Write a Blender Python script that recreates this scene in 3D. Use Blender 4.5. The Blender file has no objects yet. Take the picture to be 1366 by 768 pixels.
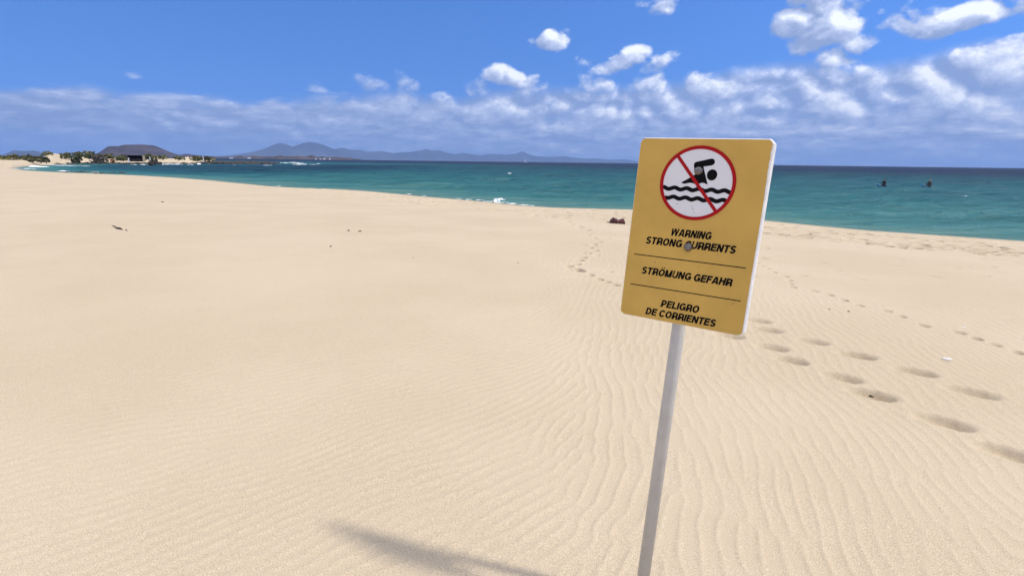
import bpy, bmesh, math, random
import numpy as np
from mathutils import Vector, Matrix

SC = bpy.context.scene
COL = SC.collection
R = math.radians
random.seed(7)
rng = np.random.default_rng(11)

# ------------------------------------------------------------------ camera
F = 683.0                                   # 18 mm on a 36 mm sensor, in pixels of the photograph
UP = np.array([0.011804, -0.97072351, -0.23990941])
FW = np.array([0.00291708, -0.23989168, 0.97079528])
RT = np.array([0.999926075, 0.0121591, 0.0])
W = np.array([RT, FW, UP])                  # camera axes -> world
EYE = 1.6                                   # eye height above the sand
SEA = -1.1                                  # sea level below the sand at the sign


def ray(px, py):
    return W @ np.array([(px - 683) / F, (py - 384) / F, 1.0])


def gnd(px, py, z=0.0):
    """point of the level z seen at a pixel of the photograph"""
    r = ray(px, py)
    return r * ((z - EYE) / r[2]) + np.array([0, 0, EYE])


def azel(px, py):
    r = ray(px, py)
    return math.atan2(r[0], r[1]), math.atan2(r[2], math.hypot(r[0], r[1]))


def at_dist(px, py, d):
    """point at horizontal distance d in the direction of a pixel"""
    r = ray(px, py)
    return r * (d / math.hypot(r[0], r[1])) + np.array([0, 0, EYE])


cam_d = bpy.data.cameras.new('camera')
cam_d.sensor_width = 36
cam_d.lens = 18
cam_d.clip_start = 0.05
cam_d.clip_end = 80000
cam = bpy.data.objects.new('camera', cam_d)
COL.objects.link(cam)
m = Matrix.Identity(4)
for i, v in enumerate((W @ [1, 0, 0], W @ [0, -1, 0], W @ [0, 0, -1])):
    for k in range(3):
        m[k][i] = v[k]
m[0][3], m[1][3], m[2][3] = 0, 0, EYE
cam.matrix_world = m
SC.camera = cam

# ------------------------------------------------------------------ light
SUN_AZ, SUN_EL = R(99.5), R(52.5)            # azimuth from +Y towards +X
sun_d = bpy.data.lights.new('sun', 'SUN')
sun_d.energy = 2.15
sun_d.angle = R(3.0)
sun_d.color = (1.0, 0.93, 0.82)
sun = bpy.data.objects.new('sun', sun_d)
COL.objects.link(sun)
sv = Vector((math.sin(SUN_AZ) * math.cos(SUN_EL), math.cos(SUN_AZ) * math.cos(SUN_EL), math.sin(SUN_EL)))
sun.rotation_euler = sv.to_track_quat('Z', 'Y').to_euler()

SC.view_settings.view_transform = 'Standard'
SC.view_settings.look = 'None'
SC.view_settings.exposure = 0.50
SC.view_settings.gamma = 1
SC.view_settings.use_curve_mapping = False
SC.cycles.max_bounces = 5
SC.cycles.volume_bounces = 0
SC.cycles.caustics_reflective = False
SC.cycles.caustics_refractive = False

# ------------------------------------------------------------------ node helpers


class G:
    """small wrapper that turns expressions into math nodes"""

    def __init__(self, nt):
        self.nt = nt

    def n(self, t, **kw):
        x = self.nt.nodes.new(t)
        for k, v in kw.items():
            setattr(x, k, v)
        return x

    def put(self, sock, v):
        if hasattr(v, 'is_output'):
            self.nt.links.new(v, sock)
        else:
            sock.default_value = v

    def m(self, op, a, b=None, c=None, clamp=False):
        x = self.n('ShaderNodeMath', operation=op, use_clamp=clamp)
        for i, v in enumerate((a, b, c)):
            if v is not None:
                self.put(x.inputs[i], v)
        return x.outputs[0]

    def add(self, a, b): return self.m('ADD', a, b)
    def sub(self, a, b): return self.m('SUBTRACT', a, b)
    def mul(self, a, b): return self.m('MULTIPLY', a, b)
    def mad(self, a, b, c): return self.m('MULTIPLY_ADD', a, b, c)

    def rng(self, v, a, b, c=0.0, d=1.0, smooth=True):
        x = self.n('ShaderNodeMapRange', interpolation_type='SMOOTHSTEP' if smooth else 'LINEAR')
        for i, q in enumerate((v, a, b, c, d)):
            self.put(x.inputs[i], q)
        return x.outputs[0]

    def xyz(self, a, b, c):
        x = self.n('ShaderNodeCombineXYZ')
        for i, q in enumerate((a, b, c)):
            self.put(x.inputs[i], q)
        return x.outputs[0]

    def noise(self, vec, scale, detail=2.0, rough=0.5, dist=0.0, color=False, dim='3D'):
        x = self.n('ShaderNodeTexNoise', noise_dimensions=dim)
        if vec is not None:
            self.put(x.inputs['Vector'], vec)
        x.inputs['Scale'].default_value = scale
        x.inputs['Detail'].default_value = detail
        x.inputs['Roughness'].default_value = rough
        x.inputs['Distortion'].default_value = dist
        return x.outputs['Color' if color else 'Fac']

    def mix(self, f, a, b, mode='MIX'):
        x = self.n('ShaderNodeMix', data_type='RGBA', blend_type=mode)
        self.put(x.inputs[0], f)
        for i, q in ((6, a), (7, b)):
            if isinstance(q, tuple) and len(q) == 3:
                q = q + (1.0,)
            self.put(x.inputs[i], q)
        return x.outputs[2]

    def curve(self, v, pts):
        x = self.n('ShaderNodeFloatCurve')
        c = x.mapping.curves[0]
        while len(c.points) > 2:
            c.points.remove(c.points[1])
        c.points[0].location = pts[0]
        c.points[1].location = pts[-1]
        for p in pts[1:-1]:
            c.points.new(*p)
        for p in c.points:
            p.handle_type = 'AUTO_CLAMPED'
        x.mapping.update()
        self.put(x.inputs['Value'], v)
        return x.outputs[0]

    def ramp(self, v, stops):
        x = self.n('ShaderNodeValToRGB')
        e = x.color_ramp.elements
        e[0].position, e[0].color = stops[0][0], stops[0][1] + (1,)
        e[1].position, e[1].color = stops[-1][0], stops[-1][1] + (1,)
        for p, c in stops[1:-1]:
            q = e.new(p)
            q.color = c + (1,)
        self.put(x.inputs[0], v)
        return x.outputs[0]


# ------------------------------------------------------------------ world: sky and clouds
world = bpy.data.worlds.new('World')
SC.world = world
world.use_nodes = True
nt = world.node_tree
nt.nodes.clear()
g = G(nt)
tc = g.n('ShaderNodeTexCoord').outputs['Generated']
sp = g.n('ShaderNodeSeparateXYZ')
nt.links.new(tc, sp.inputs[0])
dx, dy, dz = sp.outputs
az = g.m('ARCTAN2', dx, dy)
el = g.m('ARCSINE', dz)

sky = g.n('ShaderNodeTexSky', sky_type='NISHITA')
sky.sun_disc = False
sky.sun_elevation = SUN_EL
sky.sun_rotation = SUN_AZ
sky.altitude = 0
sky.air_density = 1.0
sky.dust_density = 0.3
sky.ozone_density = 2.5
lift = g.m('MAXIMUM', g.mad(dz, 0.9, 0.22), 0.05)
nrm = g.n('ShaderNodeVectorMath', operation='NORMALIZE')
nt.links.new(g.xyz(dx, dy, lift), nrm.inputs[0])
nt.links.new(nrm.outputs[0], sky.inputs['Vector'])
skycol = g.mix(1.0, sky.outputs[0], (0.38, 0.69, 1.14), 'MULTIPLY')
bg_sky = g.n('ShaderNodeBackground')
nt.links.new(skycol, bg_sky.inputs[0])
bg_sky.inputs[1].default_value = 0.125

# cloud noise in (azimuth, elevation), squeezed towards the horizon
LX, LY = 0.011, 0.012                       # towards the light: right and up
LUMP, LUMPC = 0.42, -0.16
puff = g.xyz(az, g.mul(el, 1.35), 0.37)
puff2 = g.xyz(g.add(az, LX), g.mad(el, 1.35, LY * 1.35), 0.37)
strat = g.xyz(az, g.mul(el, 4.2), 2.1)
strat2 = g.xyz(g.add(az, LX), g.mad(el, 4.2, LY * 3.0), 2.1)


def lumps(vec, sc):
    """heaped lobes with creases between them"""
    x = g.n('ShaderNodeTexNoise', noise_type='RIDGED_MULTIFRACTAL')
    x.normalize = True
    g.put(x.inputs['Vector'], vec)
    x.inputs['Scale'].default_value = sc
    x.inputs['Detail'].default_value = 4.0
    x.inputs['Roughness'].default_value = 0.5
    x.inputs['Lacunarity'].default_value = 2.1
    x.inputs['Offset'].default_value = 1.0
    x.inputs['Gain'].default_value = 1.0
    return g.m('SUBTRACT', 1.0, x.outputs['Fac'])


fine1 = g.noise(puff, 22, 10, 0.63, 0.15)
fine2 = g.noise(puff2, 22, 10, 0.63, 0.15)
n1 = g.add(g.mul(fine1, 0.95), g.mul(lumps(puff, 13), LUMP))
n1b = g.add(g.mul(fine2, 0.95), g.mul(lumps(puff2, 13), LUMP))
n1 = g.add(n1, LUMPC)
n1b = g.add(n1b, LUMPC)
n2 = g.noise(strat, 10, 8, 0.55, 0.2)
n2b = g.noise(strat2, 10, 8, 0.55, 0.2)
big = g.noise(puff, 4.5, 3, 0.5)

# the bank of clouds over the horizon: its top edge follows the photograph in view and goes on evenly all round
top_px = [(0, 108), (120, 112), (210, 116), (300, 126), (400, 124), (470, 120), (530, 112), (590, 122), (650, 112),
          (700, 108), (800, 106), (880, 102), (950, 90), (1000, 78), (1060, 72), (1150, 76), (1230, 64), (1300, 46), (1366, 38)]
pts = [(0.0, 0.42)]
for p in top_px:
    a, e = azel(*p)
    pts.append((a / (2 * math.pi) + 0.5, e / 0.35))
pts.append((1.0, 0.42))
top = g.mul(g.curve(g.mad(az, 1 / (2 * math.pi), 0.5), pts), 0.35)
bank = g.m('DIVIDE', g.sub(top, el), 0.035)
bank = g.m('MINIMUM', bank, 1.0)


def blob(px, py, rx, ry, rot=0.0, amp=1.0):
    """soft ellipse in the sky, at a direction and at that direction moved towards the light"""
    a, e = azel(px, py)
    k = math.cos(math.atan2(abs(px - 683), F)) ** 2 / F
    sx, sy = rx * k * 1.1, ry * math.cos(math.atan2(abs(px - 683), F)) / F
    ca, sa = math.cos(rot), math.sin(rot)
    res = []
    for ox, oy in ((0, 0), (LX, LY)):
        u = g.sub(az, a - ox)
        v = g.sub(el, e - oy)
        p = g.mad(u, ca / sx, g.mul(v, sa / sx))
        q = g.mad(u, -sa / sy, g.mul(v, ca / sy))
        res.append(g.m('MAXIMUM', g.mul(g.sub(1.0, g.mad(p, p, g.mul(q, q))), amp * 1.12), -1.0))
    return res


blobs = [blob(736, 51, 28, 18, R(8)), blob(842, 82, 54, 17, R(3)), blob(793, 80, 24, 11, 0, 0.55), blob(878, 2, 32, 17, 0),
         blob(1092, 28, 60, 54, R(-10), 1.6), blob(1062, 52, 26, 26, 0, 0.8), blob(1115, 68, 66, 22, 0, 1.1),
         blob(1222, 30, 58, 25, R(-12), 1.2), blob(1300, 22, 82, 23, R(14), 1.2), blob(1366, 8, 60, 20, R(12)),
         blob(684, 104, 34, 15, R(-8)), blob(800, 8, 14, 9, 0, 0.4), blob(1030, 60, 16, 20, 0, 0.5),
         blob(178, 103, 15, 8, 0, 0.25), blob(424, 116, 14, 10, 0, 0.3), blob(520, 114, 44, 17, 0, 0.45)]
mx, mxb = blobs[0]
for b, b2 in blobs[1:]:
    mx = g.m('MAXIMUM', mx, b)
    mxb = g.m('MAXIMUM', mxb, b2)
lowf = g.rng(el, 0.035, 0.10)               # 0 low in the bank, 1 at its top and above
lumpy = g.mul(lowf, g.m('MAXIMUM', g.rng(az, -0.42, 0.0, 0.2, 1.0), g.rng(el, 0.12, 0.15)))   # layered at the left, heaped at the right
nn = g.add(g.mul(n1, lumpy), g.mul(n2, g.sub(1.0, lumpy)))
nb = g.add(g.mul(n1b, lumpy), g.mul(n2b, g.sub(1.0, lumpy)))
# unseen overhead clouds, added to give the sand a neutral white fill
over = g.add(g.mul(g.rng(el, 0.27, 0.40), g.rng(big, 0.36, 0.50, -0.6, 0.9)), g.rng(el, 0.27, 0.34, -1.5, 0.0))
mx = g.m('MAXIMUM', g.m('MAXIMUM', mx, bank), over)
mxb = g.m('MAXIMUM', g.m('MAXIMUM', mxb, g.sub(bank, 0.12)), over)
dens = g.add(g.mul(mx, 0.9), g.mul(g.sub(nn, 0.5), 2.1))
densb = g.add(g.mul(mxb, 0.9), g.mul(g.sub(nb, 0.5), 2.1))
alpha = g.rng(dens, -0.06, 0.62)
inbank = g.rng(bank, 0.1, 0.9)
alpha = g.m('MAXIMUM', alpha, g.mul(inbank, 0.9))
alpha = g.mul(alpha, g.rng(el, 0.0, 0.03, 0.72, 0.97))
side = g.rng(az, -0.45, 0.5)                # the clouds nearer the sun are brighter
shade = g.mad(g.sub(dens, densb), 0.62, 0.34)
shade = g.add(shade, g.mul(g.sub(nn, 0.5), 0.6))
shade = g.add(shade, g.mul(g.sub(g.noise(puff, 48, 7, 0.62), 0.5), 0.85))
shade = g.add(shade, g.mul(g.sub(big, 0.5), 0.5))
shade = g.add(shade, g.mul(g.mul(g.sub(g.noise(strat, 24, 8, 0.66), 0.5), 1.9), g.sub(1.0, lumpy)))
shade = g.sub(shade, 0.03)
shade = g.add(shade, g.mul(g.rng(el, 0.03, 0.13), 0.05))
shade = g.add(shade, g.mad(side, 0.24, -0.10))
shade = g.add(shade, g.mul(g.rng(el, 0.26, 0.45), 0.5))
ccol = g.ramp(shade, [(0.0, (0.265, 0.345, 0.555)), (0.3, (0.375, 0.45, 0.665)), (0.6, (0.53, 0.605, 0.81)), (1.0, (0.95, 0.98, 1.04))])
ccol = g.mix(g.rng(el, 0.0, 0.045, 0.6, 0.0), ccol, g.mix(side, (0.24, 0.34, 0.60), (0.34, 0.43, 0.66)))
ccol = g.mix(g.rng(el, 0.26, 0.5), ccol, (1.42, 1.30, 1.12))   # overhead clouds made brighter than those in view, as warm fill light
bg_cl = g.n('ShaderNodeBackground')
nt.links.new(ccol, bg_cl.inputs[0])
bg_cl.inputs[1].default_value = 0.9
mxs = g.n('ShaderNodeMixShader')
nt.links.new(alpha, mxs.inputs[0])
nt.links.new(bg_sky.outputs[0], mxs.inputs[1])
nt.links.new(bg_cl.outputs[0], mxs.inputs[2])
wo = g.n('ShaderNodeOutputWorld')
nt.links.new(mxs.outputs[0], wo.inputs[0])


# ------------------------------------------------------------------ material helpers
def mat(name, col, rough=0.7, metal=0.0, spec=0.5, var=0.0, vscale=8.0, bump=0.0, bscale=60.0):
    x = bpy.data.materials.new(name)
    x.use_nodes = True
    t = x.node_tree
    b = t.nodes['Principled BSDF']
    gg = G(t)
    b.inputs['Roughness'].default_value = rough
    b.inputs['Metallic'].default_value = metal
    b.inputs['Specular IOR Level'].default_value = spec
    oc = gg.n('ShaderNodeTexCoord').outputs['Object']
    if var > 0:
        lo = tuple(c * (1 - var) for c in col)
        hi = tuple(min(1, c * (1 + var)) for c in col)
        f = gg.rng(gg.noise(oc, vscale, 5, 0.6), 0.3, 0.7)
        t.links.new(gg.mix(f, lo, hi), b.inputs['Base Color'])
    else:
        b.inputs['Base Color'].default_value = col + (1,)
    if bump > 0:
        bn = gg.n('ShaderNodeBump')
        bn.inputs['Strength'].default_value = bump
        bn.inputs['Distance'].default_value = 0.01
        t.links.new(gg.noise(oc, bscale, 5, 0.6), bn.inputs['Height'])
        t.links.new(bn.outputs[0], b.inputs['Normal'])
    return x


def tag(o, label=None, cat=None, group=None, kind=None):
    if label: o['label'] = label
    if cat: o['category'] = cat
    if group: o['group'] = group
    if kind: o['kind'] = kind
    return o


def empty(name, loc=(0, 0, 0), **kw):
    o = bpy.data.objects.new(name, None)
    o.empty_display_size = 0.2
    COL.objects.link(o)
    o.location = loc
    return tag(o, **kw)


def link(name, me, material, parent=None, smooth=False, **kw):
    if material is not None:
        me.materials.clear()
        me.materials.append(material)
    if smooth:
        me.shade_smooth()
    o = bpy.data.objects.new(name, me)
    COL.objects.link(o)
    if parent is not None:
        o.parent = parent
    return tag(o, **kw)


def from_bm(bm, name):
    bmesh.ops.recalc_face_normals(bm, faces=bm.faces[:])
    me = bpy.data.meshes.new(name)
    bm.to_mesh(me)
    bm.free()
    return me


def pyd(name, verts, faces):
    me = bpy.data.meshes.new(name)
    me.from_pydata([tuple(map(float, v)) for v in verts], [], faces)
    me.update()
    return me


def grid_mesh(name, V, nr, nc, wrap=False):
    """V: (nr*nc, 3) vertices of a grid"""
    idx = np.arange(nr * nc, dtype=np.int32).reshape(nr, nc)
    a = idx[:-1, :-1].ravel(); b = idx[:-1, 1:].ravel(); c = idx[1:, 1:].ravel(); d = idx[1:, :-1].ravel()
    q = np.stack([a, b, c, d], 1)
    if wrap:
        q = np.vstack([q, np.stack([idx[:-1, -1], idx[:-1, 0], idx[1:, 0], idx[1:, -1]], 1)])
    n = len(q)
    me = bpy.data.meshes.new(name)
    me.vertices.add(len(V))
    me.vertices.foreach_set('co', V.astype(np.float32).ravel())
    me.loops.add(n * 4)
    me.polygons.add(n)
    me.polygons.foreach_set('loop_start', np.arange(0, n * 4, 4, dtype=np.int32))
    me.polygons.foreach_set('loop_total', np.full(n, 4, np.int32))
    me.loops.foreach_set('vertex_index', q.ravel().astype(np.int32))
    me.update()
    me.validate()
    return me


def vnoise(x, y, seed, octaves=3, lac=2.0, gain=0.5):
    """value noise on arrays, about -1..1"""
    out = np.zeros_like(x); amp = 1.0; tot = 0.0; f = 1.0
    r_ = np.random.default_rng(seed)
    for o in range(octaves):
        T = r_.uniform(-1, 1, (256, 256))
        xx = x * f + r_.uniform(0, 99); yy = y * f + r_.uniform(0, 99)
        xi = np.floor(xx).astype(int); yi = np.floor(yy).astype(int)
        u = xx - xi; v = yy - yi
        u = u * u * (3 - 2 * u); v = v * v * (3 - 2 * v)
        A = T[xi & 255, yi & 255]; B = T[(xi + 1) & 255, yi & 255]
        C = T[xi & 255, (yi + 1) & 255]; D = T[(xi + 1) & 255, (yi + 1) & 255]
        out += amp * ((A * (1 - u) + B * u) * (1 - v) + (C * (1 - u) + D * u) * v)
        tot += amp; amp *= gain; f *= lac
    return out / tot


def sstep(a, b, x):
    t = np.clip((x - a) / (b - a), 0, 1)
    return t * t * (3 - 2 * t)


# ------------------------------------------------------------------ coast line
edge_px = [(1366, 321.5), (1250, 313.5), (1160, 307.5), (1100, 302), (1020, 294), (930, 286), (840, 279.5), (780, 278),
           (740, 277), (700, 274.5), (640, 268.5), (600, 265), (560, 261.8), (540, 259.5), (490, 255), (450, 252.5),
           (410, 251.5), (360, 248.5), (310, 243.5), (285, 241), (240, 237.5), (190, 234.5), (150, 233.5), (115, 232.5),
           (90, 230.5), (60, 229), (35, 227.5), (16, 224.6), (30, 222.4), (45, 221.0), (70, 219.8), (100, 218.7),
           (150, 218.5), (200, 218.9), (240, 218.9), (270, 218.4), (292, 217.2)]
coast = [np.array([75.0, -160.0]), np.array([44.0, -30.0]), np.array([31.0, 3.0])] + [gnd(x, y, SEA)[:2] for x, y in edge_px]
tip = coast[-1]
land_poly = np.array(coast + [tip + [-25, 25], tip + [-120, 60], np.array([-1500.0, 700.0]), np.array([-1500.0, -900.0]), np.array([75.0, -900.0])])
coast = np.array(coast)


def coast_distance(P):
    """signed distance to the coast, positive on land"""
    x, y = P[:, 0], P[:, 1]
    d2 = np.full(len(P), 1e12)
    for a, b in zip(land_poly[:-1], land_poly[1:]):
        ab = b - a
        t = np.clip(((x - a[0]) * ab[0] + (y - a[1]) * ab[1]) / (ab @ ab), 0, 1)
        d2 = np.minimum(d2, (x - a[0] - t * ab[0]) ** 2 + (y - a[1] - t * ab[1]) ** 2)
    ins = np.zeros(len(P), bool)
    n = len(land_poly)
    for i in range(n):
        a, b = land_poly[i], land_poly[(i + 1) % n]
        c = (a[1] > y) != (b[1] > y)
        if abs(b[1] - a[1]) > 1e-9:
            ins ^= c & (x < (b[0] - a[0]) * (y - a[1]) / (b[1] - a[1]) + a[0])
    d = np.sqrt(d2)
    return np.where(ins, d, -d)


# the dunes on the far side of the cove: crest heights along the shore
dune_px = [(-60, 213), (0, 213.5), (52, 213.5), (60, 209), (66, 206), (75, 205.2), (83, 206.5), (95, 209), (112, 209.5), (125, 211),
           (140, 212.5), (152, 212.2), (165, 211.2), (180, 213.6), (200, 213.4), (208, 210.2), (216, 210.6), (226, 211.8), (240, 212.2),
           (248, 209.6), (253, 209.3), (262, 212.2), (276, 214), (284, 213.2), (290, 214.6), (300, 216.2), (320, 219)]
dune_az = np.array([azel(*p)[0] for p in dune_px])
shore_px = [(-60, 223), (16, 224), (30, 222.4), (45, 221.0), (70, 219.8), (100, 218.7), (150, 218.5), (200, 218.9), (240, 218.9), (270, 218.4), (292, 217.2), (320, 217)]
shore_az = np.array([azel(*p)[0] for p in shore_px])
shore_r = np.array([np.hypot(*gnd(p[0], p[1], SEA)[:2]) for p in shore_px])
dune_z = np.array([EYE + math.tan(azel(*p)[1]) * (np.interp(azel(*p)[0], shore_az, shore_r) + 26) for p in dune_px])


def base_height(x, y, d):
    k = 0.16
    s = 0.062 * np.maximum(d, 0)
    z = SEA + (-np.logaddexp(-s / k, -1.1 / k) * k + np.logaddexp(0.0, -1.1 / k) * k)
    z = np.where(d < 0, SEA + 0.05 * np.maximum(d, -60), z)
    n = 0.035 * vnoise(x / 9, y / 9, 3, 2) * sstep(3, 14, d) + 0.09 * vnoise(x / 34, y / 34, 5, 2) * sstep(8, 35, d)
    r = np.hypot(x, y)
    n *= sstep(2, 12, r)
    n *= 1 - sstep(60, 100, r)
    z = z + n
    a = np.arctan2(x, y)
    far = sstep(-0.40, -0.52, a) * (r > 95)
    rs = np.interp(a, shore_az, shore_r)
    cz = np.interp(a, dune_az, dune_z)
    t = sstep(3, 26, r - rs)
    zf = SEA + 0.03 * np.clip(r - rs, -40, 5) + 0.2 * t + (cz - SEA - 0.35) * t + 0.25 * t * vnoise(x / 7, y / 7, 8, 3)
    zf = zf - 1.2 * sstep(34, 70, r - rs) * t
    zf = np.where(d > 0, np.maximum(zf, SEA + 0.02), np.minimum(zf, SEA - 0.03))
    return np.where((far > 0) & (r > rs - 8), zf * far + z * (1 - far), z)


# ------------------------------------------------------------------ footprints in the sand (position, heading, length, width, depth)
pits = []


def surf(px, py):
    """where the line of sight meets the smooth beach"""
    z = 0.0
    for _ in range(6):
        p = gnd(px, py, z)
        z = float(base_height(p[:1], p[1:2], coast_distance(p[None, :2]))[0])
    return gnd(px, py, z)


def track(pxs, length, width, depth, zs=0.0, side=0.0, jitter=0.12):
    P = [surf(x, y)[:2] for x, y in pxs]
    for i, p in enumerate(P):
        q = P[min(i + 1, len(P) - 1)] - P[max(i - 1, 0)]
        h = math.atan2(q[1], q[0]) + random.uniform(-jitter, jitter)
        pits.append((p[0], p[1], h, length * random.uniform(0.9, 1.1), width * random.uniform(0.9, 1.1), depth * random.uniform(0.85, 1.15)))


def one(px, py, hdeg, l, w, dp, zs=0.0):
    p = surf(px, py)
    pits.append((p[0], p[1], R(hdeg), l, w, dp))


near_px = [(970, 447, -35), (1007, 427, -35), (1021, 439.5, -35), (1028, 463, -38), (1053, 480, -40), (1082, 455, -38), (1141, 473.5, -40), (1121, 503, -42),
           (1160, 525.5, -44), (1218, 495, -44), (1294, 522.5, -48), (1256, 562, -50), (1340, 603, -52), (940, 413, -30), (955, 398, -30)]
for x, y, h in near_px:
    one(x, y, h + 20, 0.34 * random.uniform(.92, 1.08), 0.19, 0.065 * random.uniform(.85, 1.15))
o8 = lambda x, y: (960 + x / 2.559, 330 + y / 2.559)
mid = [(130, 52), (142, 62), (165, 72), (185, 85), (224, 99), (237, 113), (240, 125), (248, 135), (321, 148), (375, 162), (424, 180), (477, 198),
       (571, 216), (620, 235), (695, 266), (815, 290), (875, 311), (940, 332), (1015, 358)]
track([o8(*p) for p in mid], 0.145, 0.11, 0.05)
o7 = lambda x, y: (700 + x / 5.4875, 260 + y / 5.4875)
wind = [(270, 118), (305, 122), (315, 150), (317, 195), (345, 215), (395, 231), (415, 243), (462, 257), (487, 282), (470, 296), (505, 312), (518, 325), (545, 342),
        (505, 358), (508, 372), (475, 389), (515, 407), (430, 427), (467, 427), (422, 458), (400, 478), (380, 510), (320, 522), (385, 545), (405, 555)]
track([o7(*p) for p in wind[:8]], 0.36, 0.24, 0.16)
track([o7(*p) for p in wind[8:]], 0.22, 0.17, 0.10)
track([o7(*p) for p in [(480, 585), (545, 617), (600, 635), (660, 657), (740, 676), (790, 690)]], 0.20, 0.13, 0.06)
ex = np.array([p[0] for p in edge_px[:25]])[::-1]; ey = np.array([p[1] for p in edge_px[:25]])[::-1]
for i in range(620):
    px = random.uniform(540, 1366) if random.random() < 0.72 else random.uniform(180, 560)
    wdt = 20 * (px / 1366) ** 1.2 + 2.5
    py = np.interp(px, ex, ey) + 1.5 + random.random() ** 0.8 * wdt
    one(px, py, random.uniform(0, 360), random.uniform(.30, .52), random.uniform(.20, .34), random.uniform(.10, .22), -0.75)
for i in range(70):
    one(random.uniform(760, 1366), random.uniform(305, 372), random.uniform(0, 360), random.uniform(.2, .34), random.uniform(.12, .18), random.uniform(.015, .035), -0.2)


SX, SY = 0.95, -0.3


def pit_depth(X, Y, Z):
    cell = {}
    for k, p in enumerate(pits):
        l, w = p[3] * 1.15, p[3] * 1.15
        sel = np.nonzero((np.abs(X - p[0]) < l) & (np.abs(Y - p[1]) < l))[0]
        if len(sel) == 0:
            continue
        x = X[sel] - p[0]; y = Y[sel] - p[1]
        c, s = math.cos(p[2]), math.sin(p[2])
        u = (x * c + y * s) / (p[3] / 2); v = (-x * s + y * c) / (p[4] / 2)
        v = v * (1.0 - 0.18 * u) + 0.12 * np.sin(2 * u)
        rr = np.sqrt(u * u + v * v)
        bowl = 1 - sstep(0.45, 1.05, rr)
        rim = np.exp(-((rr - 1.22) / 0.2) ** 2) * 0.07
        sd_ = (x * SX + y * SY) / (p[3] / 2)              # sun side dug steeper, shaped so its wall falls into shade
        Z[sel] += p[5] * (-bowl * np.clip(0.9 + 0.45 * sd_, 0.2, 1.5) + rim)
    return Z


# ------------------------------------------------------------------ ripples: bands of short-crested waves whose phase is shaped into crests
def wave_field(x, y, azim_crest, lam, seed, spread=0.15, n=34):
    r_ = np.random.default_rng(seed)
    gx, gy = math.cos(azim_crest), -math.sin(azim_crest)     # across the crests
    z = np.zeros(len(x), np.complex64)
    for i in range(n):
        th = r_.normal(0, spread)
        k = 2 * math.pi / lam * math.exp(r_.normal(0, 0.07))
        kx = k * (gx * math.cos(th) - gy * math.sin(th)); ky = k * (gx * math.sin(th) + gy * math.cos(th))
        z += np.exp(1j * (kx * x + ky * y + r_.uniform(0, 6.28))).astype(np.complex64)
    return z


def ripple(x, y):
    wx = x + 0.10 * vnoise(x / 1.1, y / 1.1, 21, 2); wy = y + 0.10 * vnoise(x / 1.3, y / 1.3, 22, 2)
    fields = [(R(12), 0.086, 31), (R(30), 0.080, 32), (R(48), 0.076, 33), (R(62), 0.072, 34)]
    s = (x + 0.05 * y + 0.5 * vnoise(x / 2.3, y / 2.3, 23, 2))
    t = np.clip((1.05 - s) / 0.30, 0, 2.5)                     # 0 on the right, 3 on the left
    z = np.zeros(len(x), np.complex64)
    for i, (a, l, sd) in enumerate(fields):
        w = np.clip(1 - np.abs(t - i), 0, 1)
        k = np.nonzero(w > 0.001)[0]
        z[k] += (w[k] * wave_field(wx[k], wy[k], a, l, sd)).astype(np.complex64)
    ph = np.angle(z); en = np.abs(z) / 5.0
    prof = ((1 + np.cos(ph + 0.35 * np.sin(ph))) / 2) ** np.where(t > 1.2, 1.3, 2.2) - 0.3
    amp = np.clip(0.35 + 0.65 * np.minimum(en, 1.0), 0, 1)
    zone = 0.98 + 0.02 * sstep(-0.3, 1.3, s)
    zone *= 0.75 + 0.25 * vnoise(x / 1.7, y / 1.7, 24, 2)
    return prof * amp * zone


# ------------------------------------------------------------------ the sand sheet (finest near the camera)
def polar(a0, a1, na, rr, back):
    fa = np.linspace(a0, a1, na)
    ba = np.linspace(a1, a0 + 2 * math.pi, back + 2)[1:-1]
    A = np.concatenate([fa, ba])
    return np.meshgrid(A, rr), A


rr = np.concatenate([[0.02, 0.25, 0.5, 0.75, 0.95, 1.1, 1.2], np.geomspace(1.28, 12, 540), np.geomspace(12, 45, 400)[1:], np.geomspace(45, 110, 130)[1:], np.linspace(110, 330, 130)[1:], [420, 600, 1000]])
(AA, RR), A = polar(R(-49), R(49), 900, rr, 60)
X = (RR * np.sin(AA)).ravel(); Y = (RR * np.cos(AA)).ravel()
D = coast_distance(np.stack([X, Y], 1))
Z = base_height(X, Y, D)
gate = np.nonzero((np.hypot(X, Y) > 1.0) & (np.hypot(X, Y) < 26) & (Y > 0.2) & (D > 4))[0]
fade = (1 - sstep(9, 26, np.hypot(X[gate], Y[gate]))) * sstep(4, 9, D[gate])
Z[gate] += 0.0054 * fade * ripple(X[gate], Y[gate])
Z = pit_depth(X, Y, Z)
rough = sstep(0, 2, D) * (1 - sstep(6, 12, D)) * (np.hypot(X, Y) < 120)
Z += 0.05 * rough * vnoise(X / 0.5, Y / 0.5, 41, 2)
keep_z = -4.0
Z = np.maximum(Z, keep_z)


def height_at(x, y):
    x = np.array([float(x)]); y = np.array([float(y)])
    return float(base_height(x, y, coast_distance(np.stack([x, y], 1)))[0])


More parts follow.
